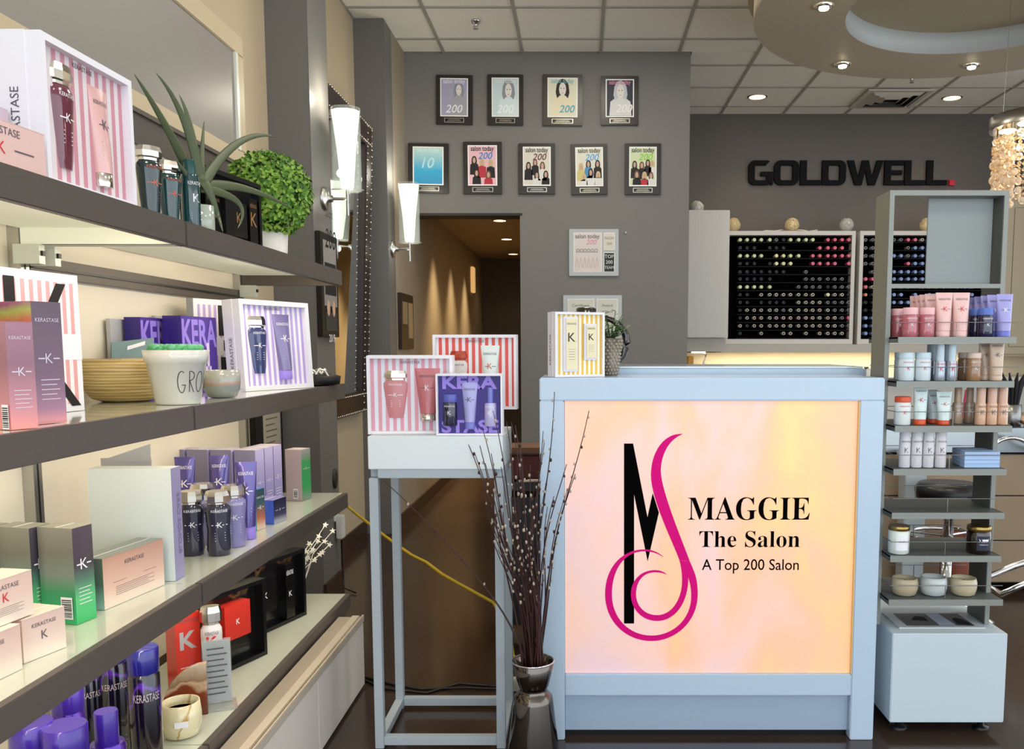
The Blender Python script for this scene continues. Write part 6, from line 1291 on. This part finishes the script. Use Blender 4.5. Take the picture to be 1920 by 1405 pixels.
def salon_chair(lab, x, y, rz):
    t = thing('salon_chair', lab, 'chair', (x, y, 0), rz, None); lb = M('black_leather', '#141316', .35)
    m = MB(); m.box(-.26, .26, -.25, .25, .44, .54, lb); m.build('seat', t, bevel=.03)
    m = MB(); m.box(-.25, .25, .22, .31, .54, .86, lb); m.build('backrest', t, bevel=.035)
    for s in (-1, 1):
        m = MB(); m.box(s*.29-.03, s*.29+.03, -.22, .26, .62, .66, lb); m.tube([(s*.29, -.2, .62), (s*.29, -.22, .5), (s*.22, -.1, .44)], .012, chrome); m.build('armrest', t)
    m = MB(); m.lathe([(.04, .1), (.035, .2), (.028, .2), (.028, .42), (.09, .435), (.09, .44)], chrome, 20); m.build('pump_column', t)
    for k in range(5):
        an = k*2*PI/5+.3; m = MB(); m.tube([(0, 0, .11), (.15*math.cos(an), .15*math.sin(an), .085), (.3*math.cos(an), .3*math.sin(an), .02)], [.026, .022, .018], chrome, 8); m.build('base_leg', t)
    m = MB(); m.tube([(-.10, -.2, .44), (-.11, -.5, .34), (-.12, -.66, .27), (.12, -.66, .27), (.11, -.5, .34), (.10, -.2, .44)], .016, chrome, 8); m.build('footrest', t)
stool_()
salon_chair('black salon chair at the right frame edge with only the chrome footrest in view', 2.56, 3.98, R(-90))
m = MB(); m.lathe([(.07, 0), (.085, .01), (.09, .17), (.08, .17), (.078, .02)], M('rust_pot', '#8c4630', .5), 20); o = m.build('rust_bin'); o.location = (XY(1803, 1000, 4.62)[0], 4.66, .0005); o.scale = (1, 1, 2.2); tag(o, 'rust red bin on the floor behind the tower', 'bin')
def clut(name, lab, cat, u, m, Y=5.0, z=.9355): o = m.build(name); o.location = (XY(u, 800, Y)[0], Y, z); return tag(o, lab, cat)
bd = M('bristle_black', '#111013', .7)
m = MB(); m.lathe([(.045, 0), (.05, .005), (.05, .12), (.045, .12)], M('steel_cup', '#8f8f8c', .3, .8), 18)
for k in range(12): a = k*.52; m.tube([(0.02*math.cos(a), .02*math.sin(a), .06), (.04*math.cos(a), .04*math.sin(a), .22), (.09*math.cos(a), .05*math.sin(a), .30)], [.005, .012, .004], bd, 6)
clut('brush_cup', 'steel cup full of black bristle brushes on the island at the right edge', 'brush holder', 1896, m)
m = MB(); m.lathe([(.03, 0), (.032, .004), (.032, .11), (.028, .115)], M('magenta_tool', '#b02c5c', .4), 14); m.tube([(0, 0, .1), (.01, 0, .2)], .008, M('magenta_tool', '')); clut('pink_bottle', 'magenta styling bottle on the island behind the third tray', 'bottle', 1806, m, 5.1)
for k, (u, c_, h_, lab) in enumerate([(1868, '#5a4636', .09, 'brown wooden box on the island near the tower edge'), (1912, '#c9a27c', .07, 'tan tool box on the island at the right frame edge'), (1760, '#8fa04a', .08, 'olive green jar on the island behind the fourth tray'), (1690, '#c8502f', .10, 'orange lidded grey bottle on the island left of the trays'), (1845, '#3c2f2a', .12, 'dark brown canister on the island behind the trays'), (1728, '#b07a7c', .09, 'dusty rose jar on the island behind the third tray')]):
    m = MB(); m.lathe([(.036, 0), (.04, .005), (.04, h_*.75), (.03, h_*.78)], M('clutter_%d' % k, c_, .4), 16); m.lathe([(.032, h_*.78), (.032, h_)], M('clutter_lid_%d' % k, '#%02x%02x%02x' % tuple(min(255, int(int(c_[i:i+2], 16)*.7)) for i in (1, 3, 5)), .4), 16); clut('styling_jar', lab, 'jar', u, m, 5.0+.06*(k % 3))
m = MB()
for k in range(7): m.tube([(-.12+.04*k, -.05, .008+.004*(k % 2)), (-.06+.03*k, .08, .012+.006*(k % 3)), (.02+.02*k, .16, .01)], .009, [bd, M('steel_cup', ''), M('tan_tool', '#8a6a4a', .5)][k % 3], 6)
clut('comb_pile', 'pile of combs and clips on the island top at the right edge', 'combs', 1895, m, 4.93, .937)
# ------------------------------------------------------------------ dark table with basket between stand and desk
t = thing('black_side_table', 'black side table between the display stand and the desk', 'table', (-.08, 4.0, 0)); m = MB(); m.box(-.30, .40, -.12, .3, .74, .78, black); m.build('table_top', t, bevel=.003)
for (a, b) in ((-.28, -.10), (.38, -.10), (-.28, .28), (.38, .28)): m = MB(); m.box(a-.018, a+.018, b-.018, b+.018, 0, .74, black); m.build('leg', t)
m = MB(); m.box(-.26, .36, -.05, .27, .1, .70, M('dark_drawer', '#15161c', .4)); m.build('drawer_box', t)
t = thing('wicker_basket', 'burgundy brown wicker basket on the black side table', 'basket', (-.2, 4.0, .7805)); m = MB(); wk = M('wicker_burgundy', '#4c1c1a', .6, noise=.4, nscale=80, bump=.8)
m.box(-.14, .2, -.08, .12, 0, .12, wk); m.build('basket_body', t, bevel=.01); m = MB(); m.box(-.15, .21, -.09, .13, .12, .15, M('wicker_rim', '#6b4a34', .6, bump=.8)); m.build('rim', t, bevel=.006)
t = thing('paper_stack', 'sheets of paper sticking out in front of the basket', 'paper', (-.18, 3.895, .7805)); m = MB(); m.box(-.1, .13, -.02, .01, 0, .006, M('paper_white', '#c9bfae', .6)); m.build('sheet', t); m = MB(); m.box(-.06, .16, -.035, -.005, .0065, .011, M('paper_white', '')); m.build('sheet', t)
m = MB(); m.box(-.05, .05, -.02, .02, 0, .05, M('adapter_grey', '#c4bfb4', .5)); o = m.build('power_adapter', bevel=.004); o.location = (-.28, 3.42, .0005); tag(o, 'pale power adapter on the floor behind the vase', 'adapter')
